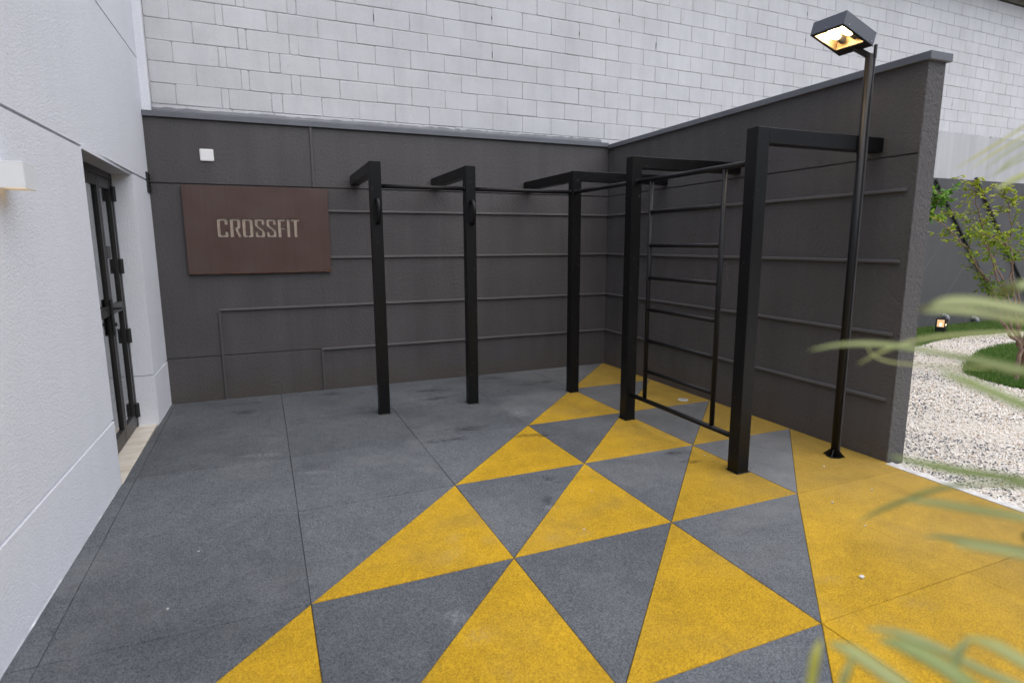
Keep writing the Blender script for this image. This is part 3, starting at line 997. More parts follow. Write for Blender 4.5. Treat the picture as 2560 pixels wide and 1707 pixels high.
# ---- brown sign with cut-out letters
sg = thing('wall_sign', 'brown steel wall sign with cut-out letters reading CROSSFIT', 'sign', (-4.19, 0, 1.32))
SX0, SX1, SZ0, SZ1 = -4.882, -3.510, 1.320, 2.190
SY = -0.034
LET = {
    'C': [[(0, 22), (22, 0), (183, 0), (205, 22), (205, 122), (147, 122), (147, 45), (58, 45), (58, 318), (147, 318), (147, 243), (205, 243), (205, 343), (183, 365), (22, 365), (0, 343)]],
    'R': [[(0, 0), (180, 0), (202, 22), (202, 172), (182, 196), (150, 200), (215, 365), (158, 365), (92, 200), (92, 172), (118, 160), (142, 160), (142, 45), (62, 45), (62, 365), (0, 365)]],
    'O': [[(0, 22), (22, 0), (97, 0), (97, 45), (60, 45), (60, 318), (97, 318), (97, 365), (22, 365), (0, 343)],
          [(104, 0), (183, 0), (205, 22), (205, 343), (183, 365), (104, 365), (104, 318), (145, 318), (145, 45), (104, 45)]],
    'S': [[(0, 22), (22, 0), (168, 0), (190, 22), (190, 118), (135, 118), (135, 45), (55, 45), (55, 120), (178, 220), (190, 240), (190, 343), (168, 365), (22, 365), (0, 343), (0, 245), (55, 245), (55, 318), (135, 318), (135, 252), (12, 150), (0, 130)]],
    'F': [[(0, 0), (148, 0), (148, 45), (62, 45), (62, 172), (140, 172), (140, 210), (62, 210), (62, 365), (0, 365)]],
    'I': [[(0, 0), (58, 0), (58, 365), (0, 365)]],
    'T': [[(0, 0), (178, 0), (178, 45), (119, 45), (119, 365), (59, 365), (59, 45), (0, 45)]],
}
START = [('C', 0), ('R', 246), ('O', 486), ('S', 732), ('S', 962), ('F', 1190), ('I', 1376), ('T', 1462)]
cu = bpy.data.curves.new('sign_outline', 'CURVE')
cu.dimensions = '2D'
cu.fill_mode = 'BOTH'
cu.extrude = 0.003


def spline(pts):
    s = cu.splines.new('POLY')
    s.points.add(len(pts) - 1)
    for p, (x, y) in zip(s.points, pts):
        p.co = (x, y, 0, 1)
    s.use_cyclic_u = True


spline([(SX0, SZ0), (SX1, SZ0), (SX1, SZ1), (SX0, SZ1)])
kx, kz = 0.785 / 1640.0, 0.187 / 365.0
for ch, off in START:
    for poly in LET[ch]:
        spline([(-4.592 + (off + x) * kx, 1.870 - y * kz) for x, y in poly])
tmp = bpy.data.objects.new('sign_outline', cu)
COL.objects.link(tmp)
dg = bpy.context.evaluated_depsgraph_get()
sme = bpy.data.meshes.new_from_object(tmp.evaluated_get(dg))
bpy.data.objects.remove(tmp)
sme.transform(Matrix.Translation((0, SY, 0)) @ Matrix.Rotation(math.pi / 2, 4, 'X'))
sme.materials.clear()
sme.materials.append(M['sign'])
obj('sign_face', sme, sg)
obj('letter_back', MB().box(-4.70, -3.70, -0.0245, -0.0205, 1.60, 1.95).mesh('letter_back', M['beige']), sg)
for name, b in (('side_fold', (SX0, SX0 + 0.004, SY + 0.0032, -0.002, SZ0, SZ1)), ('side_fold', (SX1 - 0.004, SX1, SY + 0.0032, -0.002, SZ0, SZ1)),
                ('top_fold', (SX0 + 0.004, SX1 - 0.004, SY + 0.0032, -0.002, SZ1 - 0.004, SZ1))):
    obj(name, MB().box(*b).mesh(name, M['sign']), sg)
be = MB()
for i in range(60):
    xa, xb = SX0 + 0.004 + (SX1 - SX0 - 0.008) * i / 60, SX0 + 0.004 + (SX1 - SX0 - 0.008) * (i + 1) / 60
    be.box(xa, xb, SY - 0.0028, -0.002, SZ0 - 0.004 + R.uniform(-0.0015, 0.001), SZ0 - 0.0005)
obj('bottom_fold', be.mesh('bottom_fold', M['rust']), sg)

# ---- blank cover plate
o = obj('cover_plate', MB().box(-0.0615, 0.0615, -0.012, 0.0, -0.0575, 0.0575, 0.011, 3).mesh('cover_plate', M['plastic']), None, (-4.632, -0.0005, 2.4825))
tag(o, 'square white blank cover plate above the brown sign', 'cover plate')

# ---- corner vent on the white building
vt = thing('wall_vent', 'small black louvred vent in the corner beside the white building', 'vent', (-5.13, -0.06, 2.10))
obj('frame', MB().box(-5.160, -5.142, -0.125, -0.008, 2.10, 2.29, 0.003).mesh('frame', M['black']), vt)
for i in range(5):
    z = 2.118 + i * 0.034
    m = MB().box(-0.012, 0.006, -0.05, 0.05, -0.003, 0.003)
    m.xf(Matrix.Translation((-5.136, -0.066, z + 0.012)) @ Matrix.Rotation(math.radians(35), 4, 'Y'))
    obj('louvre', m.mesh('louvre', M['black']), vt)

# ---- wall sconce on the white building
sn = thing('wall_sconce', 'small white box wall light glowing warm underneath on the white stucco', 'wall light', (-5.18, -3.53, 1.845))
m = MB()
x0, x1, y0, y1, z0, z1 = -5.214, -5.098, -3.605, -3.455, 1.845, 1.953
m.box(x0, x1, y0, y1, z1 - 0.006, z1, 0.0015)
m.box(x1 - 0.004, x1, y0 + .004, y1 - .004, z0, z1 - 0.006)
m.box(x0, x1, y0, y0 + 0.004, z0, z1 - 0.006)
m.box(x0, x1, y1 - 0.004, y1, z0, z1 - 0.006)
obj('housing', m.mesh('housing', M['lacquer']), sn)
obj('light_panel', MB().box(x0 + .006, x1 - 0.006, y0 + 0.006, y1 - 0.006, z0 + 0.008, z0 + 0.012).mesh('light_panel', M['warm_panel']), sn)

# ---- lamp post
lpst = thing('lamp_post', 'slim black lamp post with a lit square head standing by the side wall', 'lamp', (-0.287, -3.752, 0))
PX, PY = -0.287, -3.752
pm_ = MB().tube([(PX, PY, 0.0), (PX, PY, 2.868)], 0.0265, 24)
po = obj('pole', pm_.mesh('pole', M['tube']), lpst)
for p in po.data.polygons:
    p.use_smooth = len(p.vertices) == 4
obj('conduit', MB().tube([(PX + 0.029, PY - 0.017, 0.03), (PX + 0.029, PY - 0.017, 2.90)], 0.0075, 12).mesh('conduit', M['conduit'], False), lpst)
for k in range(4):
    a = math.radians(45 + 90 * k - 20)
    d = Vector((math.cos(a), math.sin(a), 0))
    n = Vector((-d.y, d.x, 0)) * 0.003
    c = Vector((PX, PY, 0))
    p = [c + d * 0.024, c + d * 0.072, c + d * 0.024 + Vector((0, 0, 0.058)), c + d * 0.076 + Vector((0, 0, 0.006))]
    q = [p[0] + Vector((0, 0, 0.004)), p[1] + Vector((0, 0, 0.004)), p[3], p[2]]
    vs = [v - n for v in q] + [v + n for v in q]
    obj('gusset', MB().add(vs, [(0, 1, 2, 3), (7, 6, 5, 4), (0, 4, 5, 1), (1, 5, 6, 2), (2, 6, 7, 3), (3, 7, 4, 0)]).mesh('gusset', M['steel']), lpst)
fl = MB().tube([(PX, PY, 0.001), (PX, PY, 0.004)], 0.058, 24)
obj('base_flange', fl.mesh('base_flange', M['steel']), lpst)
# tilted head: local x = length (towards the court), y = width, z = up
AZ, TL = 3.187, 0.291
hL = Vector((math.cos(AZ) * math.cos(TL), math.sin(AZ) * math.cos(TL), math.sin(TL)))
hW = Vector((-math.sin(AZ), math.cos(AZ), 0))
hN = hL.cross(hW)
hC = Vector((-0.484, -3.682, 2.951))
HM = Matrix(((hL.x, hW.x, hN.x, hC.x), (hL.y, hW.y, hN.y, hC.y), (hL.z, hW.z, hN.z, hC.z), (0, 0, 0, 1)))
hl, hw, hh = 0.325 / 2, 0.245 / 2, 0.091
m = MB()
m.box(-hl, hl, -hw, hw, hh - 0.003, hh, 0.001)
m.box(hl - 0.003, hl, -hw, hw, 0.004, hh - 0.003)
m.box(-hl, -hl + 0.003, -hw, hw, 0.004, hh - 0.003)
m.box(-hl + .003, hl - .003, -hw, -hw + 0.003, 0.004, hh - 0.003)
m.box(-hl + .003, hl - .003, hw - 0.003, hw, 0.004, hh - 0.003)
head = obj('lamp_head', m.xf(HM).mesh('lamp_head', M['lamp_grey']), lpst)
m = MB()
ox0, ox1, oy = -hl + 0.075, hl - 0.022, hw - 0.02
m.box(-hl, ox0, -hw, hw, 0, 0.004).box(ox1, hl, -hw, hw, 0, 0.004).box(ox0, ox1, -hw, -oy, 0, 0.004).box(ox0, ox1, oy, hw, 0, 0.004)
obj('bezel', m.xf(HM).mesh('bezel', M['black']), head)
m = MB()
m.box(ox0 - 0.004, ox0 - 0.002, -oy, oy, 0.005, 0.082).box(ox1 + 0.002, ox1 + 0.004, -oy, oy, 0.005, 0.082)
m.box(ox0, ox1, -oy - 0.004, -oy - 0.002, 0.005, 0.082).box(ox0, ox1, oy + 0.002, oy + 0.004, 0.005, 0.082)
m.box(ox0, ox1, -oy, oy, 0.082, 0.084)
obj('reflector', m.xf(HM).mesh('reflector', M['reflector']), head)


def ellipsoid(c, r, nu=16, nv=10):
    m = MB()
    for i in range(nv + 1):
        th = math.pi * i / nv
        for j in range(nu):
            ph = 2 * math.pi * j / nu
            m.v.append((c[0] + r[0] * math.cos(th), c[1] + r[1] * math.sin(th) * math.cos(ph), c[2] + r[2] * math.sin(th) * math.sin(ph)))
    for i in range(nv):
        for j in range(nu):
            m.f.append((i * nu + j, i * nu + (j + 1) % nu, (i + 1) * nu + (j + 1) % nu, (i + 1) * nu + j))
    return m


for y in (-0.045, 0.05):
    obj('bulb', ellipsoid((0.035, y, 0.046), (0.05, 0.031, 0.031)).xf(HM).mesh('bulb', M['bulb'], True), head)
    obj('lamp_socket', MB().tube([(-0.015, y, 0.046), (-0.07, y, 0.046)], [0.022, 0.024], 14).xf(HM).mesh('lamp_socket', M['conduit']), head)
for p in ((hl - 0.05, hw + 0.001), (-hl + 0.03, hw + .001), (hl * 0.15, -hw - 0.001)):
    s = 1 if p[1] > 0 else -1
    obj('screw', MB().tube([(p[0], p[1], 0.018), (p[0], p[1] + s * 0.004, 0.018)], 0.005, 10).xf(HM).mesh('screw', M['screw']), head)
obj('screw', MB().tube([(hl, -0.005, 0.018), (hl + 0.004, -0.005, 0.018)], 0.005, 10).xf(HM).mesh('screw', M['screw']), head)
# bracket from pole top to the head
pv = hC - hL * (hl - 0.03) + hN * 0.012
b0 = Vector((PX, PY, 2.855))
bm_ = MB()
dv = (pv - b0)
Lb = dv.length
dn = dv.normalized()
sd = Vector((-dn.y, dn.x, 0)).normalized()
un = dn.cross(sd)
BM = Matrix(((dn.x, sd.x, un.x, b0.x), (dn.y, sd.y, un.y, b0.y), (dn.z, sd.z, un.z, b0.z), (0, 0, 0, 1)))
bm_.box(-0.02, Lb, -0.02, 0.02, -0.016, 0.016, 0.003)
obj('bracket', bm_.xf(BM).mesh('bracket', M['steel']), lpst)
obj('side_lug', MB().box(PX + 0.020, PX + 0.036, PY - 0.028, PY - 0.008, 2.84, 2.93, 0.003).mesh('side_lug', M['conduit']), lpst)

# ---- floor drain
dr = thing('floor_drain', 'round pale drain grate set in the yellow rubber floor', 'drain', (-0.272, -1.977, 0))
obj('rim', MB().tube([(-0.272, -1.977, 0.0008), (-0.272, -1.977, 0.0045)], [0.052, 0.050], 28).mesh('rim', M['grate']), dr)
for i in range(5):
    yq = -1.977 + (i - 2) * 0.015
    hlen = math.sqrt(0.042 ** 2 - ((i - 2) * 0.015) ** 2)
    obj('slot', MB().box(-0.272 - hlen, -0.272 + hlen, yq - 0.003, yq + 0.003, 0.0042, 0.0052).mesh('slot', M['black']), dr)


# ---- loose white pebbles on the rubber
def pebble_mesh(seed):
    r = random.Random(seed)
    bm = bmesh.new()
    bmesh.ops.create_icosphere(bm, subdivisions=1, radius=1)
    for v in bm.verts:
        v.co = Vector((v.co.x * 1.25, v.co.y, v.co.z * 0.7)) * r.uniform(0.85, 1.15)
    me = bpy.data.meshes.new('pebble')
    bm.to_mesh(me)
    bm.free()
    me.materials.append(M['kerb'])
    return me


PM = [pebble_mesh(i) for i in range(3)]
for i, (x, y, s) in enumerate(((-1.63, -4.98, 0.012), (-1.12, -4.62, 0.006), (-1.02, -4.33, 0.007), (-0.62, -4.30, 0.006), (-2.31, -3.58, 0.005), (-4.62, -3.42, 0.006), (-4.70, -3.93, 0.006),
                               (-2.62, -4.02, 0.005), (-0.55, -3.88, 0.007), (-1.18, -3.35, 0.005))):
    o = obj('pebble', PM[i % 3], None, (x, y, s * 0.55))
    o.scale = (s, s, s)
    o.rotation_euler = (0, 0, i * 1.3)
    if i == 0:
        tag(o, 'largest loose white pebble, lying alone on the plain yellow rubber', 'pebble', 'stray pebbles on the rubber floor')
    elif i in (5, 6):
        tag(o, 'tiny loose white pebble on the dark grey rubber near the white wall', 'pebble', 'pebbles on the grey rubber')
    else:
        tag(o, 'tiny loose white pebble on the patterned yellow rubber', 'pebble', 'tiny pebbles on the yellow rubber')

# ---- bollard light
bx, by = 6.93, -0.12
bl = thing('bollard_light', 'short black square bollard light glowing warm in the grass strip', 'bollard light', (bx, by, 0), 0.35)
w = 0.075
m = MB().box(-w, w, -w, w, -0.03, 0.105, 0.003)
m.box(-w, w, -w, w, 0.235, 0.255, 0.003)
for sx in (-1, 1):
    for sy in (-1, 1):
        m.box(min(sx * w, sx * (w - 0.018)), max(sx * w, sx * (w - 0.018)), min(sy * w, sy * (w - 0.018)), max(sy * w, sy * (w - 0.018)), 0.105, 0.235)
obj('body', m.mesh('body', M['black']), bl, rel=True)
obj('diffuser', MB().box(-w + .022, w - .022, -w + .022, w - .022, 0.106, 0.234).mesh('diffuser', M['bollard_glow']), bl, rel=True)
for sx, sy in ((0, -1), (-1, 0)):
    obj('glow_spot', ellipsoid((sx * (w - 0.022), sy * (w - 0.022), 0.145), (0.02, 0.02, 0.028), 12, 8).mesh('glow_spot', M['bollard_core'], True), bl, rel=True)


# ---- garden wall fittings
def on_wall(x, z, off):
    u = (x + 5.05) / math.cos(WU)
    p = wall_pt(u, z)
    nrm = Vector((math.sin(WU), -math.cos(WU), 0))
    return p + nrm * off


for x, z, lb in ((7.80, 0.20, 'grey elbow pipe stub on the garden wall behind the bollard light'), (8.78, 0.10, 'grey elbow pipe stub on the garden wall under the thin tree'),
                 (6.62, 0.11, 'grey elbow pipe stub on the garden wall next to the side wall end')):
    t0 = on_wall(x, z, 0.015)
    pts = [on_wall(x, z, 0.015), on_wall(x, z, 0.06), on_wall(x, z - 0.012, 0.085), on_wall(x, z - 0.04, 0.097), on_wall(x, z - 0.07, 0.10)]
    e = thing('elbow_pipe', lb, 'pipe', t0, 0, 'elbow pipes along the garden wall')
    obj('bend', MB().tube(pts, 0.042, 14).mesh('bend', M['pipe'], True), e)
    obj('collar', MB().tube([on_wall(x, z, 0.016), on_wall(x, z, 0.04)], 0.05, 14).mesh('collar', M['pipe'], True), e)
for (xa, za), (xb, zb), lb in (((6.95, 2.70), (9.35, 0.35), 'slanted black metal bar on the garden wall crossing behind the tree stems'),
                               ((8.15, 2.78), (10.6, 0.35), 'slanted black metal bar starting at the top of the charcoal garden wall paint')):
    xa, xb = xa + 0.12, xb + 0.12
    a, b = on_wall(xa, za, 0.05), on_wall(xb, zb, 0.05)
    e = thing('wall_bar', lb, 'metal bar', b, 0, 'slanted bars on the garden wall')
    obj('rod', MB().tube([a, b], 0.026, 8).mesh('rod', M['black']), e)
    for f in (0.12, 0.88):
        p = a.lerp(b, f)
        q = p + Vector((-math.sin(WU), math.cos(WU), 0)) * 0.04
        obj('bracket', MB().tube([p, q], 0.014, 8).mesh('bracket', M['black']), e)


# ================================================================== GARDEN
def in_view(p, margin=120):
    q = project(p)
    return q is not None and -margin < q[0] < 2560 + margin and -margin < q[1] < 1707 + margin


def behind_side(p):
    if p[0] <= 0.2:
        return False
    t = (0.15 - CAM.x) / (p[0] - CAM.x)
    y = CAM.y + (p[1] - CAM.y) * t
    return -3.9 < y < 0


def grass_front(x):
    """front edge of the grass strip along the garden wall"""
    pts = [(2.0, -1.6), (4.2, -1.05), (5.1, -0.87), (5.9, -0.66), (7.0, -0.50), (7.9, -0.58), (10, -0.7), (16, -0.9)]
    for (a, ya), (b, yb) in zip(pts, pts[1:]):
        if a <= x <= b:
            return ya + (yb - ya) * (x - a) / (b - a)
    return -0.9


ISL = [(3.55, -3.35), (3.48, -3.0), (3.58, -2.65), (3.78, -2.32), (4.3, -2.04), (5.0, -1.74), (5.6, -1.5), (6.3, -1.36), (7.2, -1.35), (8.0, -1.6), (8.3, -2.2), (8.0, -3.0), (7.0, -3.6), (5.6, -3.9), (4.3, -3.75)]


def inside(x, y, poly):
    c = False
    n = len(poly)
    for i in range(n):
        (x1, y1), (x2, y2) = poly[i], poly[i - 1]
        if (y1 > y) != (y2 > y) and x < (x2 - x1) * (y - y1) / (y2 - y1) + x1:
            c = not c
    return c


def in_grass(x, y):
    if inside(x, y, ISL):
        return True
    return x > 1.5 and y > grass_front(x)


# soil under the grass
sm = MB()
sm.prism(ISL[::-1] if False else list(reversed(ISL)), -0.05, -0.022)
struct(obj('lawn_island', sm.mesh('lawn_island', M['soil'])))
gp = [(x / 2, grass_front(x / 2)) for x in range(4, 33)]
sm = MB().prism(gp + [(16, 0.62), (2.0, 0.4)], -0.05, -0.022)
struct(obj('lawn_strip', sm.mesh('lawn_strip', M['soil'])))

rng = np.random.default_rng(5)


def build_grass(name, region, count, label):
    vs, fs, tone = [], [], []
    x0, x1, y0, y1, test = region
    made = 0
    tries = 0
    while made < count and tries < count * 12:
        tries += 1
        x, y = rng.uniform(x0, x1), rng.uniform(y0, y1)
        if not test(x + rng.normal(0, 0.02), y + rng.normal(0, 0.02)):
            continue
        if not in_view((x, y, 0.05), 150) or behind_side((x, y)):
            continue
        made += 1
        dry = rng.random() < (0.12 if 'strip' in name else 0.05)
        h = rng.uniform(0.035, 0.085) * (1.15 if rng.random() < 0.1 else 1)
        a = rng.uniform(0, 2 * math.pi)
        lean = rng.uniform(0.1, 0.9) * h
        dx, dy = math.cos(a) * lean, math.sin(a) * lean
        b = rng.uniform(0, math.pi)
        w = rng.uniform(0.0022, 0.004)
        wx, wy = math.cos(b) * w, math.sin(b) * w
        o = len(vs)
        z = -0.024
        vs += [(x - wx, y - wy, z), (x + wx, y + wy, z), (x + dx * .35 + wx * .8, y + dy * .35 + wy * .8, z + h * .6), (x + dx * .35 - wx * .8, y + dy * .35 - wy * .8, z + h * .6), (x + dx, y + dy, z + h)]
        fs += [(o, o + 1, o + 2, o + 3), (o + 3, o + 2, o + 4)]
        tone += [(0.95 if dry else min(0.8, max(0, rng.normal(0.35, 0.18))))] * 5
    me = bpy.data.meshes.new(name)
    me.from_pydata(vs, [], fs)
    me.materials.append(M['grass'])
    at = me.attributes.new('leaf_tone', 'FLOAT', 'POINT')
    at.data.foreach_set('value', tone)
    o = obj(name, me)
    o['kind'] = 'stuff'
    tag(o, label, 'grass')


build_grass('island_grass', (3.4, 8.4, -4.0, -1.3, lambda x, y: inside(x, y, ISL)), 26000, 'lush green lawn island round the thin tree in the gravel')
build_grass('strip_grass', (3.0, 12, -1.3, 0.45, lambda x, y: y > grass_front(x) and y < 0.12 + 0.022 * (x + 5.05)), 24000, 'grass strip along the foot of the garden wall')

# gravel pebbles
n_try = 240000
px = rng.uniform(-0.02, 11, n_try)
py = rng.uniform(-6.2, -0.4, n_try)
keep = []
dens = rng.random(n_try)
for i in range(n_try):
    x, y = px[i], py[i]
    d = math.hypot(x - CAM.x, y - CAM.y)
    if dens[i] > (1.0 if d < 7 else 0.75):
        continue
    if y > -4.03 and x < 0.19:
        continue
    if behind_side((x, y)) or not in_view((x, y, 0), 40) or in_grass(x, y):
        continue
    keep.append((x, y))
keep = np.array(keep)
N = len(keep)
octv = np.array([(1, 0, 0), (0, 1, 0), (-1, 0, 0), (0, -1, 0), (0, 0, 1), (0, 0, -1)], float)
octf = np.array([(0, 1, 4), (1, 2, 4), (2, 3, 4), (3, 0, 4), (1, 0, 5), (2, 1, 5), (3, 2, 5), (0, 3, 5)])
dist = np.hypot(keep[:, 0] - CAM.x, keep[:, 1] - CAM.y)
size = rng.uniform(0.0055, 0.0115, N) * (1 + 0.35 * (dist > 7))
ang = rng.uniform(0, 2 * math.pi, N)
asp = rng.uniform(0.6, 0.95, N)
sx, sy, sz = size, size * asp, size * rng.uniform(0.45, 0.75, N)
V = octv[None] * np.stack([sx, sy, sz], 1)[:, None, :] * rng.uniform(0.8, 1.2, (N, 6, 1))
ca, sa = np.cos(ang)[:, None], np.sin(ang)[:, None]
X = V[:, :, 0] * ca - V[:, :, 1] * sa + keep[:, 0][:, None]
Y = V[:, :, 0] * sa + V[:, :, 1] * ca + keep[:, 1][:, None]
Zc = -0.022 + rng.uniform(0, 0.012, N)
Z = V[:, :, 2] + Zc[:, None]
verts = np.stack([X, Y, Z], 2).reshape(-1, 3)
faces = (octf[None] + (np.arange(N) * 6)[:, None, None]).reshape(-1, 3)
# drifts of dark stones among the pale ones
drift = np.sin(keep[:, 0] * 2.3 + 1.1) * np.cos(keep[:, 1] * 3.1) + 0.7 * np.sin(keep[:, 0] * 5.7 + keep[:, 1] * 4.3)
p_dark = np.clip(0.085 + 0.10 * drift + 0.16 * (dist < 6.0), 0.015, 0.5)
isdark = rng.random(N) < p_dark
isbrown = rng.random(N) < 0.13
c = np.empty((N, 4))
v_ = rng.uniform(0.74, 0.95, N)
c[:, 0], c[:, 1], c[:, 2], c[:, 3] = v_, v_ * 0.94, v_ * 0.865, 1
c[isbrown, :3] = np.array([0.62, 0.48, 0.35]) * rng.uniform(0.8, 1.2, (isbrown.sum(), 1))
c[isdark, :3] = np.array([0.10, 0.105, 0.12]) * rng.uniform(0.5, 1.9, (isdark.sum(), 1))
me = bpy.data.meshes.new('gravel')
me.vertices.add(len(verts))
me.vertices.foreach_set('co', verts.ravel())
me.loops.add(len(faces) * 3)
me.loops.foreach_set('vertex_index', faces.ravel())
me.polygons.add(len(faces))
me.polygons.foreach_set('loop_start', np.arange(0, len(faces) * 3, 3))
me.polygons.foreach_set('loop_total', np.full(len(faces), 3))
me.polygons.foreach_set('use_smooth', np.ones(len(faces), bool))
me.update()
ca_ = me.color_attributes.new('stone_colour', 'FLOAT_COLOR', 'POINT')
ca_.data.foreach_set('color', np.repeat(c, 6, axis=0).astype(np.float32).ravel())
me.materials.append(M['pebble'])
o = obj('gravel', me)
o['kind'] = 'stuff'
tag(o, 'pale cream gravel path mixed with dark grey stones', 'gravel')


# ---- trees
def leaf_cloud(name, pts, mat, parent, size, tone_fn, seed):
    r = random.Random(seed)
    vs, fs, tone = [], [], []
    for p, d in pts:
        L = r.uniform(*size)
        W = L * r.uniform(0.38, 0.52)
        d = (Vector(d) + Vector((r.gauss(0, .5), r.gauss(0, .5), r.gauss(-0.35, .4)))).normalized()
        s = d.cross(Vector((r.gauss(0, .35), r.gauss(0, .35), 1))).normalized()
        n = s.cross(d)
        p = Vector(p)
        q = [p, p + d * L * .35 + s * W * .5 - n * W * .12, p + d * L * .75 + s * W * .36 - n * W * .16, p + d * L - n * W * .3, p + d * L * .75 - s * W * .36 - n * W * .16, p + d * L * .35 - s * W * .5 - n * W * .12,
             p + d * L * .5 - n * W * .02]
        o = len(vs)
        vs += [tuple(v) for v in q]
        fs += [(o, o + 1, o + 6), (o + 1, o + 2, o + 6), (o + 2, o + 3, o + 6), (o + 3, o + 4, o + 6), (o + 4, o + 5, o + 6), (o + 5, o, o + 6)]
        tone += [min(1, max(0, tone_fn(p, r)))] * 7
    me = bpy.data.meshes.new(name)
    me.from_pydata(vs, [], fs)
    me.materials.append(mat)
    at = me.attributes.new('leaf_tone', 'FLOAT', 'POINT')
    at.data.foreach_set('value', tone)
    return obj(name, me, parent)


HR = Vector((math.cos(YAW), math.sin(YAW), 0))
HF = Vector((-math.sin(YAW), math.cos(YAW), 0))


def catmull(P, n=6):
    P = [Vector(p) for p in P]
    out = []
    for i in range(len(P) - 1):
        p0, p1, p2, p3 = P[max(i - 1, 0)], P[i], P[i + 1], P[min(i + 2, len(P) - 1)]
        for k in range(n):
            t = k / n
            out.append(0.5 * ((2 * p1) + (p2 - p0) * t + (2 * p0 - 5 * p1 + 4 * p2 - p3) * t * t + (3 * p1 - p0 - 3 * p2 + p3) * t ** 3))
    out.append(P[-1])
    return out


def grow_tree(tree, base, stems, seed, tw_len, leaf_sz, mat, tone_fn, trunk_r, start=0.38, dens=1.0):
    r = random.Random(seed)
    wood = MB()
    leaves = []

    def W(s, d, z):
        return base + HR * s + HF * d + Vector((0, 0, z))
    for path, r0 in stems:
        pts = catmull([W(*p) for p in path], 6)
        pts = [p + Vector((r.gauss(0, .008), r.gauss(0, .008), 0)) for p in pts]
        n = len(pts)
        wood.tube(pts, [r0 * (1 - 0.85 * i / (n - 1)) for i in range(n)], 8)
        for i in range(int(n * start), n):
            for _ in range(2):
                if r.random() > 0.85 * dens:
                    continue
                d = (pts[i] - pts[i - 1]).normalized()
                out = Vector((r.gauss(0, 1), r.gauss(0, 1), r.gauss(0.25, 0.45))).normalized()
                dd = (d * 0.5 + out).normalized()
                L = r.uniform(*tw_len) * (1.1 - 0.5 * i / n)
                tp = [pts[i]]
                for k in range(1, 6):
                    tp.append(tp[-1] + (dd + Vector((r.gauss(0, .25), r.gauss(0, .25), r.gauss(0, .15) - 0.04 * k))).normalized() * L / 5)
                wood.tube(tp, [0.005, 0.0042, 0.0035, 0.003, 0.0022, 0.0014], 5)
                for k in range(1, 6):
                    for _ in range(r.choice((2, 3, 4, 5)) if k > 1 else 1):
                        q = tp[k].lerp(tp[k - 1], r.random())
                        leaves.append((q, (tp[k] - tp[k - 1]).normalized() + Vector((r.gauss(0, .7), r.gauss(0, .7), r.gauss(0, .3)))))
                    if k >= 2 and r.random() < 0.5:             # side twig
                        s2 = Vector((r.gauss(0, 1), r.gauss(0, 1), r.gauss(0.1, 0.4))).normalized()
                        e = tp[k] + s2 * r.uniform(0.05, 0.13)
                        wood.tube([tp[k], e], [0.0026, 0.0012], 4)
                        for _ in range(r.choice((4, 5, 6))):
                            leaves.append((tp[k].lerp(e, r.uniform(.4, 1)), s2))
    obj('trunk', wood.mesh('trunk', M['bark'], True), tree)
    leaf_cloud('crown', leaves, mat, tree, leaf_sz, tone_fn, seed + 1)
    return len(leaves)


B1 = Vector((3.84, -2.85, -0.03))
tree = thing('garden_tree', 'young multi-stemmed tree with yellow-green leaves on the lawn island', 'tree', B1)
F0 = [(0, 0, 0), (-0.02, 0, 0.2), (-0.01, 0, 0.43)]
stems = [
    (F0 + [(-0.16, 0, 0.60), (-0.27, .02, 0.78), (-0.37, .03, 1.03), (-0.58, .05, 1.36), (-0.82, .06, 1.66), (-1.13, .08, 1.92)], 0.029),
    (F0[2:] + [(-0.10, .1, 0.75), (-0.22, .16, 1.15), (-0.38, .2, 1.6), (-0.52, .22, 2.0), (-0.58, .25, 2.27)], 0.019),
    (F0[2:] + [(0.02, -.06, 0.75), (0.0, -.12, 1.2), (-0.08, -.16, 1.7), (-0.16, -.2, 2.2)], 0.019),
    (F0[2:] + [(0.10, .05, 0.7), (0.22, .1, 1.2), (0.30, .12, 1.7), (0.36, .15, 2.25)], 0.019),
    (F0[2:] + [(0.14, -.05, 0.65), (0.42, -.12, 1.15), (0.68, -.2, 1.65), (0.9, -.25, 2.0)], 0.018),
    (F0[2:] + [(0.0, .15, 0.8), (-0.12, .32, 1.3), (-0.3, .45, 1.75), (-0.62, .52, 2.02)], 0.017),
    (F0[2:] + [(-0.15, -.1, 0.85), (-0.36, -.2, 1.25), (-0.55, -.3, 1.58), (-0.86, -.36, 1.70)], 0.015),
    (F0[2:] + [(0.05, .2, 0.8), (0.1, .4, 1.3), (0.1, .5, 1.9), (0.0, .55, 2.2)], 0.017),
]
nl = grow_tree(tree, B1, stems, 3, (0.16, 0.34), (0.038, 0.060), M['leaf'], lambda p, r: r.gauss(0.32 + 0.5 * (p.z - 1.25), 0.22), 0.04, 0.56, 0.8)

B2 = Vector((1.55, -2.95, -0.03))
tree2 = thing('slender_tree', 'slender green-leaved tree peeping past the free end of the side wall', 'tree', B2)
st2 = [([(0, 0, 0), (-0.03, 0, 0.8), (-0.05, 0, 1.4), (-0.02, 0, 1.75), (0.10, 0.0, 1.95), (0.26, 0.0, 2.08)], 0.02),
       ([(-0.05, 0, 1.4), (-0.15, 0.05, 1.7), (-0.25, 0.1, 1.95), (-0.35, 0.12, 2.1)], 0.012)]
grow_tree(tree2, B2, st2, 21, (0.12, 0.22), (0.04, 0.065), M['leaf_green'], lambda p, r: r.gauss(0.45, 0.22), 0.02, 0.72, 1.1)

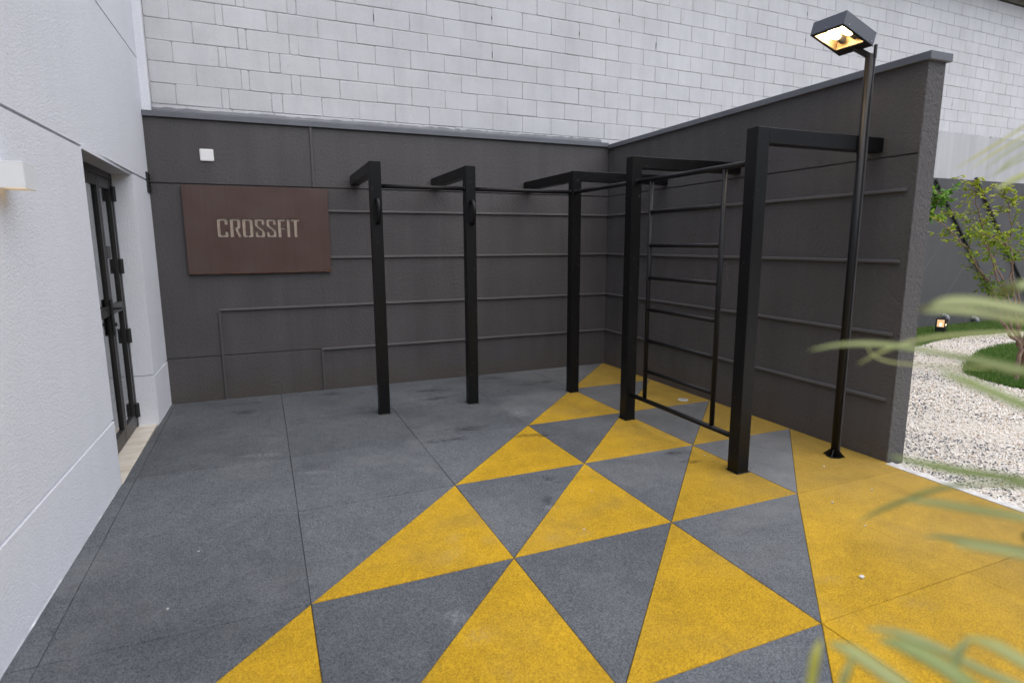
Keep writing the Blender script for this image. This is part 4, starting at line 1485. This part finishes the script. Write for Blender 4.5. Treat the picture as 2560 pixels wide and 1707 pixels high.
# ---- tree stakes and strap
for x, y, h, lb in ((4.62, -2.52, 0.62, 'stout brown wooden tree stake behind the leaning tree stem'), (4.30, -2.95, 0.70, 'thin brown wooden stake close beside the tree trunk')):
    e = thing('tree_stake', lb, 'stake', (x, y, -0.03), 0, 'stakes supporting the tree')
    rr = 0.033 if h < 0.65 else 0.02
    obj('shaft', MB().tube([(x, y, -0.03), (x + 0.03, y + 0.01, h * 0.6), (x + 0.045, y + 0.015, h)], [rr, rr * 0.96, rr * 0.92], 9).mesh('shaft', M['stake']), e)
    obj('tie', MB().tube([(x + 0.04, y, h * .86), (x - 0.05, y - 0.02, h * .88), (x - 0.16, y - 0.05, h * .86)], 0.011, 6).mesh('tie', M['strap']), e)

# ---- palm beside the camera: arching fronds with narrow leaflets
PB0 = Vector((-2.85, -7.35, 0.02))
palm = thing('palm_plant', 'arching palm with narrow blurred green leaflets reaching in over the yellow floor', 'palm', PB0)
FS = 2560 / 2352


def P3(x, y, d):
    return unproject(x * FS, y * FS, d)


# each frond: list of leaflets (tip first) as view-ray points with their own distances, and the width
fronds = [
    [   # high, thin leaflets
        ([(2190, 390, .92), (2265, 345, .94), (2352, 290, .95), (2440, 225, .95)], .0048),
        ([(2225, 392, .90), (2290, 348, .93), (2352, 312, .95), (2450, 250, .96)], .0048),
        ([(2255, 395, .88), (2310, 352, .92), (2360, 325, .95), (2455, 280, .97)], .0048),
        ([(2270, 412, .86), (2310, 385, .90), (2352, 365, .93), (2455, 315, .97)], .0045),
        ([(2280, 405, .86), (2320, 370, .90), (2365, 345, .93), (2460, 300, .97)], .0045),
        ([(2285, 437, .80), (2330, 412, .84), (2380, 388, .88), (2465, 350, .95)], .012),
    ],
    [   # eye-level leaflets
        ([(1857, 805, .66), (1925, 792, .655), (2010, 790, .65), (2110, 802, .645), (2230, 828, .64), (2352, 862, .64), (2450, 885, .66)], .0095),
        ([(1968, 838, .72), (2020, 810, .71), (2090, 785, .70), (2170, 772, .69), (2300, 765, .68), (2450, 770, .70)], .007),
        ([(2108, 714, .56), (2150, 700, .55), (2200, 692, .545), (2270, 697, .54), (2352, 712, .535), (2450, 728, .55)], .0165),
        ([(2120, 716, .60), (2200, 714, .59), (2270, 722, .58), (2352, 738, .57), (2450, 752, .58)], .013),
        ([(2275, 676, .58), (2310, 664, .57), (2352, 655, .56), (2450, 650, .58)], .015),
        ([(2152, 850, .52), (2210, 872, .51), (2275, 898, .50), (2352, 930, .495), (2450, 965, .50)], .015),
        ([(2175, 812, .60), (2250, 828, .59), (2352, 850, .58), (2450, 872, .58)], .013),
        ([(1990, 790, .78), (2005, 815, .77), (2040, 830, .76), (2110, 838, .74), (2250, 845, .70), (2450, 850, .68)], .004),
    ],
    [   # knee-level leaflets
        ([(2040, 1046, .60), (2110, 1062, .59), (2200, 1080, .58), (2280, 1092, .57), (2352, 1104, .56), (2450, 1118, .57)], .0135),
        ([(1968, 1200, .64), (2020, 1172, .63), (2075, 1150, .62), (2130, 1130, .61), (2230, 1112, .60), (2450, 1125, .60)], .007),
        ([(2075, 1148, .60), (2150, 1155, .59), (2230, 1168, .58), (2352, 1188, .57), (2450, 1205, .58)], .013),
        ([(2190, 1250, .55), (2250, 1255, .545), (2352, 1275, .54), (2450, 1295, .55)], .012),
        ([(2120, 1230, .62), (2200, 1238, .61), (2352, 1262, .60), (2450, 1285, .58)], .009),
    ],
    [   # low leaflets by the frame's foot
        ([(1905, 1476, .50), (1950, 1492, .49), (2010, 1530, .48), (2080, 1580, .47), (2180, 1650, .48)], .019),
        ([(2020, 1468, .50), (2080, 1484, .49), (2150, 1520, .48), (2230, 1575, .47), (2330, 1650, .48)], .021),
        ([(2215, 1462, .50), (2280, 1480, .49), (2352, 1520, .48), (2440, 1570, .47), (2520, 1640, .48)], .017),
        ([(1886, 1466, .50), (1875, 1500, .49), (1866, 1550, .485), (1862, 1620, .48), (1920, 1680, .48)], .011),
        ([(1968, 1490, .52), (1950, 1530, .51), (1935, 1575, .50), (1940, 1640, .49), (1990, 1690, .48)], .009),
        ([(2232, 1460, .52), (2215, 1480, .515), (2200, 1500, .51), (2195, 1560, .50), (2240, 1640, .49)], .009),
        ([(1990, 1442, .56), (2060, 1452, .55), (2140, 1480, .54), (2240, 1530, .53), (2352, 1580, .52), (2450, 1630, .5)], .012),
    ],
]
obj('stem', MB().tube(catmull([PB0, PB0 + Vector((0.02, 0.05, 0.35)), PB0 + Vector((0.05, 0.12, 0.7))], 5), [0.035] * 5 + [0.03] * 5 + [0.024], 10).mesh('stem', M['stalk'], True), palm)
for fi, leaflets in enumerate(fronds):
    roots = sorted((P3(*pts[-1]) for pts, w in leaflets), key=lambda v: -v.z)
    top, bot = roots[0], roots[-1]
    off = HR * 0.06
    crown = PB0 + Vector((0.05, 0.12, 0.7))
    path = [crown, crown.lerp(bot, 0.55) + HR * 0.12 + Vector((0, 0, -0.02)), bot + off * 0.3] + [r_ for r_ in reversed(roots[:-1])]
    path.append(top + (top - bot) * 0.12 + Vector((0, 0, 0.03)))
    cp_ = catmull(path, 5)
    fr = obj('frond', MB().tube(cp_, [0.008 * (1 - 0.7 * i / len(cp_)) for i in range(len(cp_))], 8).mesh('frond', M['stalk'], True), palm)
    for pts, w in leaflets:
        c3 = catmull([P3(*p) for p in pts], 5)
        n = len(c3)
        m = MB()
        for i, p in enumerate(c3):
            t = i / (n - 1)
            ww = 0.37 * w * min(1.0, (t * 3.2) ** 0.75 + 0.03) * (1.0 if t < 0.75 else 1.0 - 0.45 * (t - 0.75) / 0.25)
            d = (c3[min(i + 1, n - 1)] - c3[max(i - 1, 0)]).normalized()
            s = d.cross(Vector((0.25, -0.5, 0.83))).normalized()
            up = s.cross(d)
            if up.z < 0:
                up = -up
            view = (CAM - p).normalized()
            s2 = (s + d.cross(view).normalized() * (1 if d.cross(view).dot(s) > 0 else -1) * 0.9).normalized()
            m.v += [tuple(p + s2 * ww), tuple(p - up * ww * 0.35), tuple(p - s2 * ww), tuple(p - up * (ww * 0.35 + 0.0006))]
        for i in range(n - 1):
            a, b = i * 4, (i + 1) * 4
            m.f += [(a, a + 1, b + 1, b), (a + 1, a + 2, b + 2, b + 1), (a + 2, a + 3, b + 3, b + 2), (a + 3, a, b, b + 3)]
        obj('leaflet', m.mesh('leaflet', M['palm'], True), fr)

print('leaves', nl, 'pebbles', N, 'objects', len(bpy.data.objects))
